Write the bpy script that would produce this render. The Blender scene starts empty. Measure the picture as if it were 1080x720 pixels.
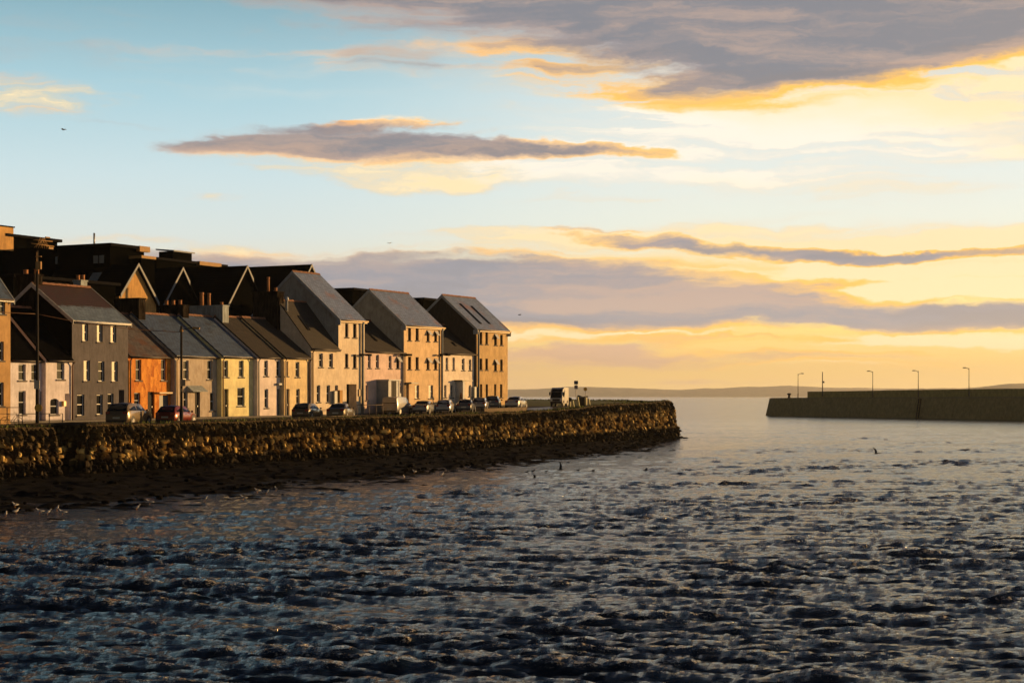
import bpy, bmesh, math, random
import numpy as np
from mathutils import Vector, Matrix, noise as mnoise
R = math.radians
random.seed(7)
sc = bpy.context.scene
col = sc.collection
# ------------------------------------------------------------------ camera
H = 5.43            # camera above the water
F = 1800.0          # focal length in photo pixels (photo 1080 wide, horizon at row 418)
cam_d = bpy.data.cameras.new("camera")
cam = bpy.data.objects.new("camera", cam_d)
col.objects.link(cam)
cam.location = (0, 0, H)
cam.rotation_euler = (R(90), 0, 0)
cam_d.sensor_width = 36
cam_d.lens = F / 1080 * 36
cam_d.shift_y = 58 / 1080
cam_d.clip_start = 0.5
cam_d.clip_end = 60000
sc.camera = cam
sc.view_settings.view_transform = 'Standard'
sc.view_settings.look = 'None'
sc.view_settings.exposure = 0.45
sc.view_settings.gamma = 1
sc.view_settings.use_curve_mapping = False
sc.cycles.use_denoising = True
sc.cycles.max_bounces = 6
sc.cycles.diffuse_bounces = 2
sc.cycles.glossy_bounces = 3
sc.cycles.transmission_bounces = 2
sc.cycles.volume_bounces = 0
sc.cycles.sample_clamp_indirect = 4
# ------------------------------------------------------------------ sun
SUN_AZ, SUN_EL = R(66), R(6.0)     # azimuth from +Y towards +X
sun_d = bpy.data.lights.new("sun", 'SUN')
sun = bpy.data.objects.new("sun", sun_d)
col.objects.link(sun)
sun_d.energy = 5.0
sun_d.angle = R(0.6)
sun_d.color = (1.0, 0.56, 0.19)
sv = Vector((math.sin(SUN_AZ)*math.cos(SUN_EL), math.cos(SUN_AZ)*math.cos(SUN_EL), math.sin(SUN_EL)))
sun.rotation_euler = (-sv).to_track_quat('-Z', 'Y').to_euler()
sun.location = sv * 300
# ------------------------------------------------------------------ sky
world = bpy.data.worlds.new("World")
sc.world = world
world.use_nodes = True
NT = world.node_tree
NT.nodes.clear()
def s2l(c):
    return tuple(((v/255)/12.92 if v <= 10 else (((v/255)+.055)/1.055)**2.4) for v in c)
def nd(t, **k):
    n = NT.nodes.new(t)
    for a, b in k.items(): setattr(n, a, b)
    return n
def lk(a, b): NT.links.new(a, b)
def setin(sock, v):
    if hasattr(v, 'is_output') or isinstance(v, bpy.types.NodeSocket): lk(v, sock)
    else: sock.default_value = v
def M(op, a, b=0.0, c=0.0, clamp=False):
    n = nd('ShaderNodeMath', operation=op, use_clamp=clamp)
    setin(n.inputs[0], a); setin(n.inputs[1], b); setin(n.inputs[2], c)
    return n.outputs[0]
def MR(v, a, b, c=0.0, d=1.0, smooth=True):
    n = nd('ShaderNodeMapRange'); n.interpolation_type = 'SMOOTHSTEP' if smooth else 'LINEAR'
    setin(n.inputs[0], v); n.inputs[1].default_value = a; n.inputs[2].default_value = b
    n.inputs[3].default_value = c; n.inputs[4].default_value = d
    return n.outputs[0]
def MIX(f, a, b):
    n = nd('ShaderNodeMix', data_type='RGBA'); n.clamp_factor = True
    setin(n.inputs[0], f)
    for i, v in ((6, a), (7, b)):
        if isinstance(v, tuple): n.inputs[i].default_value = (*v, 1)
        else: lk(v, n.inputs[i])
    return n.outputs[2]
def RAMP(v, stops, interp='LINEAR'):
    n = nd('ShaderNodeValToRGB'); lk(v, n.inputs[0])
    n.color_ramp.interpolation = interp
    e = n.color_ramp.elements
    while len(e) < len(stops): e.new(0.5)
    for i, (p, c) in enumerate(stops):
        e[i].position = p
        e[i].color = (*c, 1)
    return n.outputs[0]
tc = nd('ShaderNodeTexCoord')
sep = nd('ShaderNodeSeparateXYZ'); lk(tc.outputs['Generated'], sep.inputs[0])
az = M('ARCTAN2', sep.outputs[0], sep.outputs[1])
el = M('ARCSINE', sep.outputs[2])
q0 = nd('ShaderNodeCombineXYZ'); lk(az, q0.inputs[0]); lk(el, q0.inputs[1])
def noise(vec_scale, detail=5, rough=.55, src=None, off=(0,0,0), out=0, dist=0.0):
    mp = nd('ShaderNodeMapping'); lk((src or q0).outputs[0], mp.inputs[0])
    mp.inputs['Scale'].default_value = vec_scale; mp.inputs['Location'].default_value = off
    n = nd('ShaderNodeTexNoise'); lk(mp.outputs[0], n.inputs['Vector'])
    n.inputs['Scale'].default_value = 1; n.inputs['Detail'].default_value = detail; n.inputs['Roughness'].default_value = rough
    n.inputs['Distortion'].default_value = dist
    return n.outputs[out]
# warp the sky directions so the clouds get ragged, wind-drawn outlines
wn = noise((9, 26, 1), 6, .6, out=1)
wv = nd('ShaderNodeVectorMath', operation='SUBTRACT'); lk(wn, wv.inputs[0]); wv.inputs[1].default_value = (.5,.5,.5)
wm = nd('ShaderNodeVectorMath', operation='MULTIPLY'); lk(wv.outputs[0], wm.inputs[0]); wm.inputs[1].default_value = (.13, .026, 0)
wn2 = noise((40, 110, 1), 4, .6, out=1, off=(3,7,0))
wv2 = nd('ShaderNodeVectorMath', operation='SUBTRACT'); lk(wn2, wv2.inputs[0]); wv2.inputs[1].default_value = (.5,.5,.5)
wm2 = nd('ShaderNodeVectorMath', operation='MULTIPLY'); lk(wv2.outputs[0], wm2.inputs[0]); wm2.inputs[1].default_value = (.06, .006, 0)
wa = nd('ShaderNodeVectorMath', operation='ADD'); lk(q0.outputs[0], wa.inputs[0]); lk(wm.outputs[0], wa.inputs[1])
q = nd('ShaderNodeVectorMath', operation='ADD'); lk(wa.outputs[0], q.inputs[0]); lk(wm2.outputs[0], q.inputs[1])
def blobs(lst):
    tot = None
    for b in lst:
        px, py, rx, ry = b[:4]; rot = b[4] if len(b) > 4 else 0; amp = b[5] if len(b) > 5 else 1
        a = math.atan((px-540)/F); e = math.atan((418-py)/F*math.cos(a))
        mp = nd('ShaderNodeMapping', vector_type='TEXTURE'); lk(q.outputs[0], mp.inputs[0])
        mp.inputs['Location'].default_value = (a, e, 0)
        mp.inputs['Rotation'].default_value = (0, 0, R(rot))
        mp.inputs['Scale'].default_value = (rx/F, ry/F, 1)
        g = nd('ShaderNodeTexGradient', gradient_type='SPHERICAL'); lk(mp.outputs[0], g.inputs[0])
        v = g.outputs[1]
        tot = M('MULTIPLY', v, amp) if tot is None else M('MULTIPLY_ADD', v, amp, tot)
    return tot
# how near a direction is to the sun
dt = nd('ShaderNodeVectorMath', operation='DOT_PRODUCT'); lk(tc.outputs['Generated'], dt.inputs[0]); dt.inputs[1].default_value = sv
sunw = MR(dt.outputs['Value'], .55, 1.0)
back = MR(dt.outputs['Value'], .02, -.55)
el01 = M('DIVIDE', M('MAXIMUM', el, 0.0), math.pi/2)
def E(py): return math.atan((418-py)/F)/(math.pi/2)
clear = RAMP(el01, [(0, s2l((248,200,144))), (E(390), s2l((236,192,136))), (E(345), s2l((244,210,150))), (E(300), s2l((236,226,200))),
                    (E(250), s2l((216,228,226))), (E(190), s2l((200,223,229))), (E(100), s2l((164,204,217))), (E(0), s2l((124,168,184))),
                    (.20, s2l((50,78,108))), (.45, s2l((20,29,44))), (1, s2l((14,20,32)))])
warm = RAMP(el01, [(0, s2l((255,212,140))), (E(390), s2l((250,204,116))), (E(345), s2l((255,222,126))), (E(300), s2l((255,238,180))),
                   (E(240), s2l((232,238,226))), (E(190), s2l((224,234,230))), (E(100), s2l((214,226,226))), (E(0), s2l((150,175,188))),
                   (.20, s2l((54,78,106))), (.45, s2l((22,30,44))), (1, s2l((22,30,46)))])
nish = nd('ShaderNodeTexSky', sky_type='NISHITA'); nish.sun_disc = False
nish.sun_elevation = SUN_EL; nish.sun_rotation = SUN_AZ; nish.dust_density = 2.0
nm = nd('ShaderNodeVectorMath', operation='SCALE'); lk(nish.outputs[0], nm.inputs[0]); nm.inputs['Scale'].default_value = 0.09
base = MIX(MR(az, -.16, .12), clear, warm)
base = MIX(.10, base, nm.outputs[0])
fb = noise((7, 34, 1), 8, .62, src=q, dist=.4)        # streaky fine structure
fb2 = noise((3, 13, 1), 7, .6, src=q, off=(11,4,0))
fbm = MR(fb, .3, .7)
gold = blobs([(15,98,125,28,-3,1.3),(237,203,40,7,0,.7),(400,172,200,22,-3,2.2),(440,186,110,14,0,1.4),(400,131,90,9,0,1.5),(610,168,150,20,0,1.5),
  (985,88,260,44,5,3.0),(850,108,200,28,3,1.6),(640,75,170,36,-4,.8),(540,50,130,20,-5,.7),
  (770,140,230,42,0,1.1),(900,125,200,34,0,1.1),(980,158,200,14,0,1.0),(600,135,90,14,0,.6),(700,188,230,14,0,.8),(840,186,130,10,0,.7),
  (600,205,90,6,0,.7),(760,234,80,6,0,.8),(520,262,220,10,3,.8),(250,262,120,9,-2,.8),(120,252,120,7,0,.45),(660,249,280,15,1,1.7),(930,260,300,16,-2,1.8),
  (880,298,380,30,0,2.0),(1010,285,200,50,0,2.2),(690,274,190,12,0,1.1),(1080,250,120,14,0,1.0),
  (600,350,240,14,0,1.9),(760,352,300,12,0,1.4),(960,362,300,15,0,2.0),(760,372,150,6,0,.7),(880,384,200,8,0,.9),(740,395,160,6,0,.6),
  (820,150,420,90,0,.55),(600,110,260,50,0,.5),(860,270,380,50,0,.5),(300,95,260,16,0,.25),(300,60,260,30,0,.4),(900,200,160,10,0,.5)])
fb3 = noise((9, 130, 1), 5, .52, src=q, off=(5,2,0))
gv = M('MULTIPLY', M('MULTIPLY', gold, MR(fb, .28, .66, .3, 1.35)), MR(fb3, .32, .68, .3, 1.45))
gm = MR(gv, .0, 1.3)
goldcol = RAMP(gv, [(0, s2l((222,184,156))), (.22, s2l((240,188,132))), (.5, s2l((246,204,132))), (1.0, s2l((248,224,176)))])
pale = RAMP(gv, [(0, s2l((214,212,206))), (.35, s2l((232,224,212))), (1, s2l((244,238,226)))])
palem = blobs([(800,160,380,75,0,1.2),(620,150,180,60,0,1),(300,75,330,60,0,1.6),(420,120,90,20,0,.5)])
goldc = MIX(MR(palem, .15, .9, 0, .85), goldcol, pale)
c1 = MIX(M('MULTIPLY', gm, .93), base, goldc)
grey = blobs([(620,-10,470,66,-2,2.2),(800,36,330,78,0,1.7),(1060,-5,280,64,0,2.2),(430,-18,260,44,0,1.5),(780,72,130,34,0,.9),(940,62,160,22,6,.6),
  (385,150,175,25,-2,2.1),(290,151,150,14,0,1.3),(510,157,130,13,-4,1.5),(590,162,120,8,-2,.9),
  (380,300,360,40,0,2.6),(170,285,190,24,0,1.8),(560,315,300,40,0,2.4),(760,318,190,22,0,1.3),(860,334,420,18,0,1.9),(1080,334,250,17,0,1.7),(640,283,200,16,0,.8),
  (690,254,110,9,-4,1.3),(810,263,190,8,-3,1.4),(960,269,180,6,0,1.0),(600,262,80,6,0,.5),(860,297,110,7,2,.9),(620,240,50,3,0,.8),
  (420,392,420,40,0,.7),(620,374,240,16,0,.9),(760,358,150,7,0,.7),(900,376,220,8,0,.6),(1020,395,240,16,0,.35),(700,404,300,14,0,.5),
  (120,128,140,10,-5,.35),(60,50,260,50,0,.25),(330,45,230,26,-4,.42),(130,20,220,18,0,.3),(450,70,160,14,0,.3)])
kv = M('MULTIPLY', grey, MR(fb2, .25, .7, .62, 1.3))
soft = M('MINIMUM', 1.0, M('MULTIPLY', grey, 2.2))
kv = M('ADD', kv, M('MULTIPLY', M('MULTIPLY', M('SUBTRACT', fb, .5), 1.7), soft))
kv = M('ADD', kv, M('MULTIPLY', M('MULTIPLY', M('SUBTRACT', fb3, .5), 2.6), soft))
kv = M('MAXIMUM', kv, 0.0)
km = MR(kv, -.05, 1.35)
# lower clouds are warmer and hazier than the high ones
k_hi = RAMP(M('MULTIPLY', kv, .6), [(0, s2l((232,182,140))), (.3, s2l((166,150,148))), (1, s2l((120,124,134)))])
k_mid = RAMP(M('MULTIPLY', kv, .6), [(0, s2l((240,190,124))), (.3, s2l((184,162,150))), (1, s2l((138,143,157)))])
k_lo = RAMP(M('MULTIPLY', kv, .6), [(0, s2l((240,192,126))), (.5, s2l((218,172,134))), (1, s2l((200,162,138)))])
kc = MIX(MR(el, E(345)*math.pi/2, E(365)*math.pi/2), k_mid, k_lo) if False else MIX(MR(el, math.atan(48/F), math.atan(78/F)), k_lo, k_mid)
kc = MIX(MR(el, math.atan(170/F), math.atan(250/F)), kc, k_hi)
tint = noise((5, 40, 1), 6, .65, src=q, off=(8,1,0))
kc = MIX(MR(tint, .46, .66, 0, .55), kc, s2l((206,172,150)))
kc = MIX(MR(tint, .50, .34, 0, .45), kc, s2l((118,122,132)))
kc = MIX(M('MULTIPLY', sunw, .25), kc, s2l((236,190,140)))
fringe = M('MULTIPLY', M('MULTIPLY', MR(kv, .0, .35), MR(gv, .05, .8)), MR(fb2, .35, .6, .35, 1.0))
fcol = MIX(MR(az, -.2, .15), s2l((244,178,118)), s2l((255,196,88)))
c1 = MIX(fringe, c1, fcol)
c2 = MIX(M('MULTIPLY', MR(kv, .12, 1.35), .97), c1, kc)
# broken grey cover over the rest of the sky, outside the photographed part
gen = noise((2.2, 6, 1), 6, .6, off=(2,9,0))
up = MR(el, .26, .42)
oth = MR(M('ABSOLUTE', az), .36, .6)
gmask = M('MULTIPLY', M('MAXIMUM', up, oth), MR(gen, .42, .62, 0, .8))
gcol = MIX(MR(el, .05, .6), s2l((54,72,106)), s2l((24,32,50)))
c3 = MIX(gmask, c2, gcol)
bk = M('MULTIPLY', M('SUBTRACT', 1.0, M('MULTIPLY', back, .85)), MR(el, .085, .0, 1.0, 1.34, False))
sc3 = nd('ShaderNodeVectorMath', operation='SCALE'); lk(c3, sc3.inputs[0]); lk(bk, sc3.inputs['Scale'])
bg = nd('ShaderNodeBackground'); lk(sc3.outputs[0], bg.inputs[0]); bg.inputs[1].default_value = 0.9
wo = nd('ShaderNodeOutputWorld'); lk(bg.outputs[0], wo.inputs[0])
# ------------------------------------------------------------------ helpers
def tag(o, label=None, cat=None, group=None, kind=None):
    if label: o['label'] = label
    if cat: o['category'] = cat
    if group: o['group'] = group
    if kind: o['kind'] = kind
    return o
def empty(name, loc=(0,0,0), rz=0.0):
    o = bpy.data.objects.new(name, None); col.objects.link(o)
    o.location = loc; o.rotation_euler = (0, 0, rz); o.empty_display_size = .2
    return o
class MB:
    """collects boxes, tubes and polygons; build() links them as one mesh object"""
    def __init__(s): s.v = []; s.f = []; s.sm = []
    def poly(s, pts, smooth=False):
        i = len(s.v); s.v += [tuple(p) for p in pts]; s.f.append(tuple(range(i, i+len(pts)))); s.sm.append(smooth); return s
    def box(s, a, b):
        x0,y0,z0 = a; x1,y1,z1 = b; i = len(s.v)
        s.v += [(x0,y0,z0),(x1,y0,z0),(x1,y1,z0),(x0,y1,z0),(x0,y0,z1),(x1,y0,z1),(x1,y1,z1),(x0,y1,z1)]
        for f in ((0,3,2,1),(4,5,6,7),(0,1,5,4),(1,2,6,5),(2,3,7,6),(3,0,4,7)): s.f.append(tuple(i+k for k in f)); s.sm.append(False)
        return s
    def prism(s, prof, axis, a, b):
        """prof: list of 2D points; axis 0: extrude along x with prof in (y,z); 1: along y with prof in (x,z); 2: along z with prof (x,y)"""
        n = len(prof); i = len(s.v)
        for t in (a, b):
            for (p, r) in prof:
                s.v.append((t,p,r) if axis == 0 else (p,t,r) if axis == 1 else (p,r,t))
        s.f.append(tuple(i+k for k in range(n))[::-1]); s.f.append(tuple(i+n+k for k in range(n))); s.sm += [False]*2
        for k in range(n):
            s.f.append((i+k, i+(k+1)%n, i+n+(k+1)%n, i+n+k)); s.sm.append(False)
        return s
    def tube(s, pts, r, n=8, r2=None, caps=True):
        pts = [Vector(p) for p in pts]; rings = []
        for k, p in enumerate(pts):
            d = (pts[min(k+1, len(pts)-1)] - pts[max(k-1, 0)]).normalized()
            a = d.orthogonal().normalized() if abs(d.z) > .9 else d.cross(Vector((0,0,1))).normalized()
            b = d.cross(a)
            rr = r if r2 is None else r + (r2-r)*k/max(1, len(pts)-1)
            i = len(s.v); rings.append(i)
            for j in range(n):
                t = 2*math.pi*j/n; s.v.append(tuple(p + a*rr*math.cos(t) + b*rr*math.sin(t)))
        for k in range(len(rings)-1):
            for j in range(n):
                s.f.append((rings[k]+j, rings[k]+(j+1)%n, rings[k+1]+(j+1)%n, rings[k+1]+j)); s.sm.append(True)
        if caps:
            s.f.append(tuple(rings[0]+j for j in range(n))[::-1]); s.f.append(tuple(rings[-1]+j for j in range(n))); s.sm += [False]*2
        return s
    def lathe(s, prof, c=(0,0,0), n=12, axis=2):
        i0 = len(s.v); m = len(prof)
        for (r, h) in prof:
            for j in range(n):
                t = 2*math.pi*j/n; a, b = r*math.cos(t), r*math.sin(t)
                p = (a,b,h) if axis == 2 else (a,h,b) if axis == 1 else (h,a,b)
                s.v.append((p[0]+c[0], p[1]+c[1], p[2]+c[2]))
        for k in range(m-1):
            for j in range(n):
                s.f.append((i0+k*n+j, i0+k*n+(j+1)%n, i0+(k+1)*n+(j+1)%n, i0+(k+1)*n+j)); s.sm.append(True)
        s.f.append(tuple(i0+j for j in range(n))[::-1]); s.f.append(tuple(i0+(m-1)*n+j for j in range(n))); s.sm += [False]*2
        return s
    def ell(s, c, r, n=8, m=6, jit=0, rnd=None):
        i0 = len(s.v)
        for k in range(m+1):
            ph = math.pi*k/m
            for j in range(n):
                t = 2*math.pi*j/n; q_ = 1 + (rnd.uniform(-jit, jit) if rnd else 0)
                s.v.append((c[0]+r[0]*q_*math.sin(ph)*math.cos(t), c[1]+r[1]*q_*math.sin(ph)*math.sin(t), c[2]+r[2]*q_*math.cos(ph)))
        for k in range(m):
            for j in range(n):
                s.f.append((i0+k*n+j, i0+(k+1)*n+j, i0+(k+1)*n+(j+1)%n, i0+k*n+(j+1)%n)); s.sm.append(True)
        return s
    def build(s, name, mat, parent=None, smooth=None):
        me = bpy.data.meshes.new(name); me.from_pydata(s.v, [], s.f)
        me.polygons.foreach_set('use_smooth', s.sm if smooth is None else [smooth]*len(s.f))
        if mat: me.materials.append(mat)
        bm = bmesh.new(); bm.from_mesh(me); bmesh.ops.recalc_face_normals(bm, faces=bm.faces); bm.to_mesh(me); bm.free()
        o = bpy.data.objects.new(name, me); col.objects.link(o)
        if parent: o.parent = parent
        return o
def grid_mesh(name, P, mat, attrs=None, parent=None, smooth=True):
    """P: (rows, cols, 3) array"""
    nr, nc = P.shape[:2]
    me = bpy.data.meshes.new(name)
    idx = np.arange(nr*nc).reshape(nr, nc)
    f = np.stack([idx[:-1,:-1], idx[:-1,1:], idx[1:,1:], idx[1:,:-1]], -1).reshape(-1, 4)
    me.vertices.add(nr*nc); me.vertices.foreach_set('co', P.reshape(-1).astype(np.float32))
    me.loops.add(f.size); me.loops.foreach_set('vertex_index', f.reshape(-1).astype(np.int32))
    me.polygons.add(len(f)); me.polygons.foreach_set('loop_start', np.arange(0, f.size, 4, dtype=np.int32))
    me.polygons.foreach_set('use_smooth', np.full(len(f), smooth))
    me.update(calc_edges=True)
    for k, a in (attrs or {}).items():
        at = me.attributes.new(k, 'FLOAT', 'POINT'); at.data.foreach_set('value', a.reshape(-1).astype(np.float32))
    me.materials.append(mat)
    o = bpy.data.objects.new(name, me); col.objects.link(o)
    if parent: o.parent = parent
    return o
# ------------------------------------------------------------------ materials
def new_mat(name):
    m = bpy.data.materials.new(name); m.use_nodes = True; nt = m.node_tree
    return m, nt, nt.nodes['Principled BSDF']
class N:
    def __init__(s, nt): s.nt = nt
    def n(s, t, **k):
        x = s.nt.nodes.new(t)
        for a, b in k.items(): setattr(x, a, b)
        return x
    def l(s, a, b): s.nt.links.new(a, b)
    def coord(s, kind='Object', scale=(1,1,1)):
        t = s.n('ShaderNodeTexCoord'); mp = s.n('ShaderNodeMapping'); s.l(t.outputs[kind], mp.inputs[0]); mp.inputs['Scale'].default_value = scale
        return mp.outputs[0]
    def world(s, scale=(1,1,1)):
        t = s.n('ShaderNodeNewGeometry'); mp = s.n('ShaderNodeMapping'); s.l(t.outputs['Position'], mp.inputs[0]); mp.inputs['Scale'].default_value = scale
        return mp.outputs[0]
    def noise(s, vec, scale, detail=4, rough=.55):
        n = s.n('ShaderNodeTexNoise'); s.l(vec, n.inputs['Vector']); n.inputs['Scale'].default_value = scale
        n.inputs['Detail'].default_value = detail; n.inputs['Roughness'].default_value = rough
        return n.outputs[0]
    def mr(s, v, a, b, c=0., d=1.):
        n = s.n('ShaderNodeMapRange'); s.l(v, n.inputs[0])
        for i, x in enumerate((a,b,c,d)): n.inputs[i+1].default_value = x
        return n.outputs[0]
    def mix(s, f, a, b, mode='MIX'):
        n = s.n('ShaderNodeMix', data_type='RGBA', blend_type=mode)
        if isinstance(f, float): n.inputs[0].default_value = f
        else: s.l(f, n.inputs[0])
        for i, v in ((6, a), (7, b)):
            if isinstance(v, tuple): n.inputs[i].default_value = (*v, 1)
            else: s.l(v, n.inputs[i])
        return n.outputs[2]
    def bump(s, h, strength, dist, b):
        n = s.n('ShaderNodeBump'); s.l(h, n.inputs['Height']); n.inputs['Strength'].default_value = strength; n.inputs['Distance'].default_value = dist
        s.l(n.outputs[0], b.inputs['Normal']); return n
    def math(s, op, a, b):
        n = s.n('ShaderNodeMath', operation=op)
        for i, v in enumerate((a, b)):
            if isinstance(v, (int, float)): n.inputs[i].default_value = v
            else: s.l(v, n.inputs[i])
        return n.outputs[0]
_mc = {}
def plain(name, c, rough=.6, metal=0., coat=0., var=.25, scale=3.0):
    if name in _mc: return _mc[name]
    m, nt, b = new_mat(name); g = N(nt)
    c2_ = tuple(x*(1-var) for x in c)
    v = g.coord()
    g.l(g.mix(g.mr(g.noise(v, scale), .3, .7), c, c2_), b.inputs['Base Color'])
    b.inputs['Roughness'].default_value = rough; b.inputs['Metallic'].default_value = metal
    if coat: b.inputs['Coat Weight'].default_value = coat; b.inputs['Coat Roughness'].default_value = .06
    _mc[name] = m; return m
def render_wall(name, c, stain=(.12,.1,.08), amt=.5, bump=.3, dirt=True):
    """painted lime render: blotches, vertical rain streaks, grime"""
    m, nt, b = new_mat(name); g = N(nt)
    v = g.coord(); vs = g.coord(scale=(2.4, 2.4, .5))
    a = g.mr(g.noise(vs, 1.6, 6, .7), .46, .70, 0, min(1, amt*1.25))
    k = g.mix(g.mr(g.noise(v, .9, 6, .65), .3, .7), c, tuple(x*.62 for x in c))
    k = g.mix(a, k, stain)
    k = g.mix(g.mr(g.noise(v, 5.5, 5, .7), .56, .7, 0, .35), k, tuple(x*.5 for x in c))
    g.l(k, b.inputs['Base Color']); b.inputs['Roughness'].default_value = .88
    g.bump(g.noise(v, 7, 6, .7), bump, .05, b)
    return m
def slate(name, c, c2_, moss=(.09,.045,.018), mossamt=.6, thr=.55, rough=.5):
    m, nt, b = new_mat(name); g = N(nt)
    t = g.n('ShaderNodeTexCoord'); sp = g.n('ShaderNodeSeparateXYZ'); g.l(t.outputs['Object'], sp.inputs[0])
    cb = g.n('ShaderNodeCombineXYZ'); g.l(sp.outputs[0], cb.inputs[0]); g.l(g.math('MULTIPLY', sp.outputs[2], 1.6), cb.inputs[1])
    br = g.n('ShaderNodeTexBrick'); g.l(cb.outputs[0], br.inputs[0]); br.inputs['Scale'].default_value = 1
    br.inputs['Brick Width'].default_value = .42; br.inputs['Row Height'].default_value = .32; br.inputs['Mortar Size'].default_value = .018
    br.inputs['Color1'].default_value = (*c, 1); br.inputs['Color2'].default_value = (*c2_, 1); br.inputs['Mortar'].default_value = (*[x*.25 for x in c], 1)
    v = g.coord()
    big = g.noise(v, .55, 7, .7)
    k = g.mix(g.mr(big, thr, thr+.12, 0, mossamt), br.outputs[0], moss)
    k = g.mix(g.mr(g.noise(v, 4, 5, .7), .55, .72, 0, .5), k, tuple(x*1.7 for x in c))
    g.l(k, b.inputs['Base Color']); b.inputs['Roughness'].default_value = rough
    h = g.math('ADD', br.outputs['Fac'], g.math('MULTIPLY', g.noise(v, 9, 3), -.6))
    bp = g.bump(h, .6, .03, b); bp.invert = True
    return m
M_glass = plain('window_glass', (.012,.014,.018), .06, var=.3, scale=1.0)
M_glass.node_tree.nodes['Principled BSDF'].inputs['Specular IOR Level'].default_value = .6
M_glass_lit = plain('painted_reflection_glass', (.20,.18,.13), .4, var=.5, scale=2.0)  # pale base colour imitates bright reflections in the panes
M_white = plain('white_paint', (.62,.63,.64), .5, var=.2)
M_bluewhite = plain('weathered_white_board', (.42,.46,.52), .6, var=.3)
M_dark = plain('dark_paint', (.010,.010,.012), .85)
M_dark.node_tree.nodes['Principled BSDF'].inputs['Specular IOR Level'].default_value = .03
M_door = plain('dark_door', (.006,.005,.005), .8)
M_door_blue = plain('grey_blue_door', (.09,.11,.14), .5)
M_sill = plain('stone_sill', (.10,.09,.085), .85)
M_gutter = plain('black_iron_gutter', (.05,.04,.035), .5)
M_pipe = plain('grey_downpipe', (.22,.26,.30), .5)
M_pipe_dark = plain('brown_downpipe', (.08,.03,.02), .5)
M_pot = plain('terracotta_pot', (.45,.2,.08), .8, var=.4)
M_ridge = plain('ridge_tile', (.32,.16,.1), .85, var=.5)
M_fascia = plain('cream_fascia', (.62,.48,.3), .6)
M_chim = render_wall('dark_chimney_render', (.014,.011,.009), amt=.3)
M_chim_b = render_wall('pale_blue_chimney_render', (.36,.42,.46), (.1,.1,.09), .6)
M_blackwall = render_wall('shade_black_gable_render', (.004,.004,.004), (.008,.008,.008), .3)  # near-black base puts the shade of the unlit gable side into its colour
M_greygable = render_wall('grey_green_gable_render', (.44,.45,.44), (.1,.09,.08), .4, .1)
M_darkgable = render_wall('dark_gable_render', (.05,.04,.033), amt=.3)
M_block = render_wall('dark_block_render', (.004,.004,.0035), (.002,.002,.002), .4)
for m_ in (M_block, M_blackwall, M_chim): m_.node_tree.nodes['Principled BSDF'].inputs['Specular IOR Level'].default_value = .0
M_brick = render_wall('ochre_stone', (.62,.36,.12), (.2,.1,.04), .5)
M_wood = plain('tarred_timber_pole', (.014,.010,.008), .9)
M_steel = plain('galvanised_steel', (.30,.30,.31), .45, .4)
M_conc = plain('stained_concrete', (.16,.115,.07), .9, var=.5, scale=2)
# ------------------------------------------------------------------ lie of the land
TH = R(27.6)
D = Vector((math.sin(TH), math.cos(TH), 0)); NF = Vector((math.cos(TH), -math.sin(TH), 0))
P0 = Vector((-40.35, 134.5, 0))
PHI = R(90) - TH
def tpx(px, off=0.0):
    m = (px-540)/F
    return (m*(P0.y+off*NF.y) - (P0.x+off*NF.x)) / (D.x - m*D.y)
def wpt(t, off=0.0): return P0 + D*t + NF*off
def zpy(py, Y): return H + (418-py)/F*Y
ZG = [(-300,3.1),(60,3.15),(110,3.25),(125,3.3),(150,3.4),(178,3.55),(187,3.72),(200,4.2),(222,4.62),(240,4.7),(600,4.7)]
def zg(Y): return float(np.interp(Y, [a for a,b in ZG], [b for a,b in ZG]))
Q0 = Vector((-31.9,106,0)); QD = Vector((52.7,116,0)); QL = QD.length; QDn = QD/QL; QN = Vector((QDn.y, -QDn.x, 0))
def qpt(s, off=0.0): return Q0 + QDn*s + QN*off     # s metres along the quay edge
def qs(px): # where the line of sight of that photo column crosses the quay edge
    m = (px-540)/F
    return (m*Q0.y - Q0.x)/(QDn.x - m*QDn.y)
# ------------------------------------------------------------------ water
def wave_tile(n, L, peak, seed, spread=1.2, slope=.2, wd=R(-70)):
    rs = np.random.RandomState(seed)
    k1 = 2*np.pi*np.fft.fftfreq(n, L/n)
    kx, ky = np.meshgrid(k1, k1, indexing='ij'); k = np.hypot(kx, ky); k[0,0] = 1
    kp = 2*np.pi/peak
    S = np.exp(-1.1*(kp/k)**2) * k**-3.5
    S *= .04 + np.abs(np.cos(np.arctan2(ky, kx)-wd))**6*spread
    S[0,0] = 0
    A = np.sqrt(S)*(rs.randn(n,n)+1j*rs.randn(n,n))
    h = np.fft.ifft2(A).real
    gx, gy = np.gradient(h, L/n)
    sc_ = slope/np.sqrt((gx**2+gy**2).mean())
    Hk = np.fft.fft2(h*sc_)
    dx = np.fft.ifft2(1j*kx/k*Hk).real; dy = np.fft.ifft2(1j*ky/k*Hk).real
    return h*sc_, dx, dy
def samp(T, L, x, y):
    n = T.shape[0]
    u = (x/L*n) % n; v = (y/L*n) % n
    i = np.floor(u).astype(int) % n; j = np.floor(v).astype(int) % n
    a = u-np.floor(u); b = v-np.floor(v); i2 = (i+1)%n; j2 = (j+1)%n
    return T[i,j]*(1-a)*(1-b)+T[i2,j]*a*(1-b)+T[i,j2]*(1-a)*b+T[i2,j2]*a*b
rowsY = [-400,-150,-60,-20,0,10,16]
y_ = 19.0
while y_ < 420:
    rowsY.append(y_); y_ += .10*max(1, y_/30)**1.35 if y_ < 120 else .10*4**1.35*(y_/120)**1.0*1.0
while y_ < 20500:
    rowsY.append(y_); y_ *= 1.03
rowsY.append(21000)
rowsY = np.array(rowsY)
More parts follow.
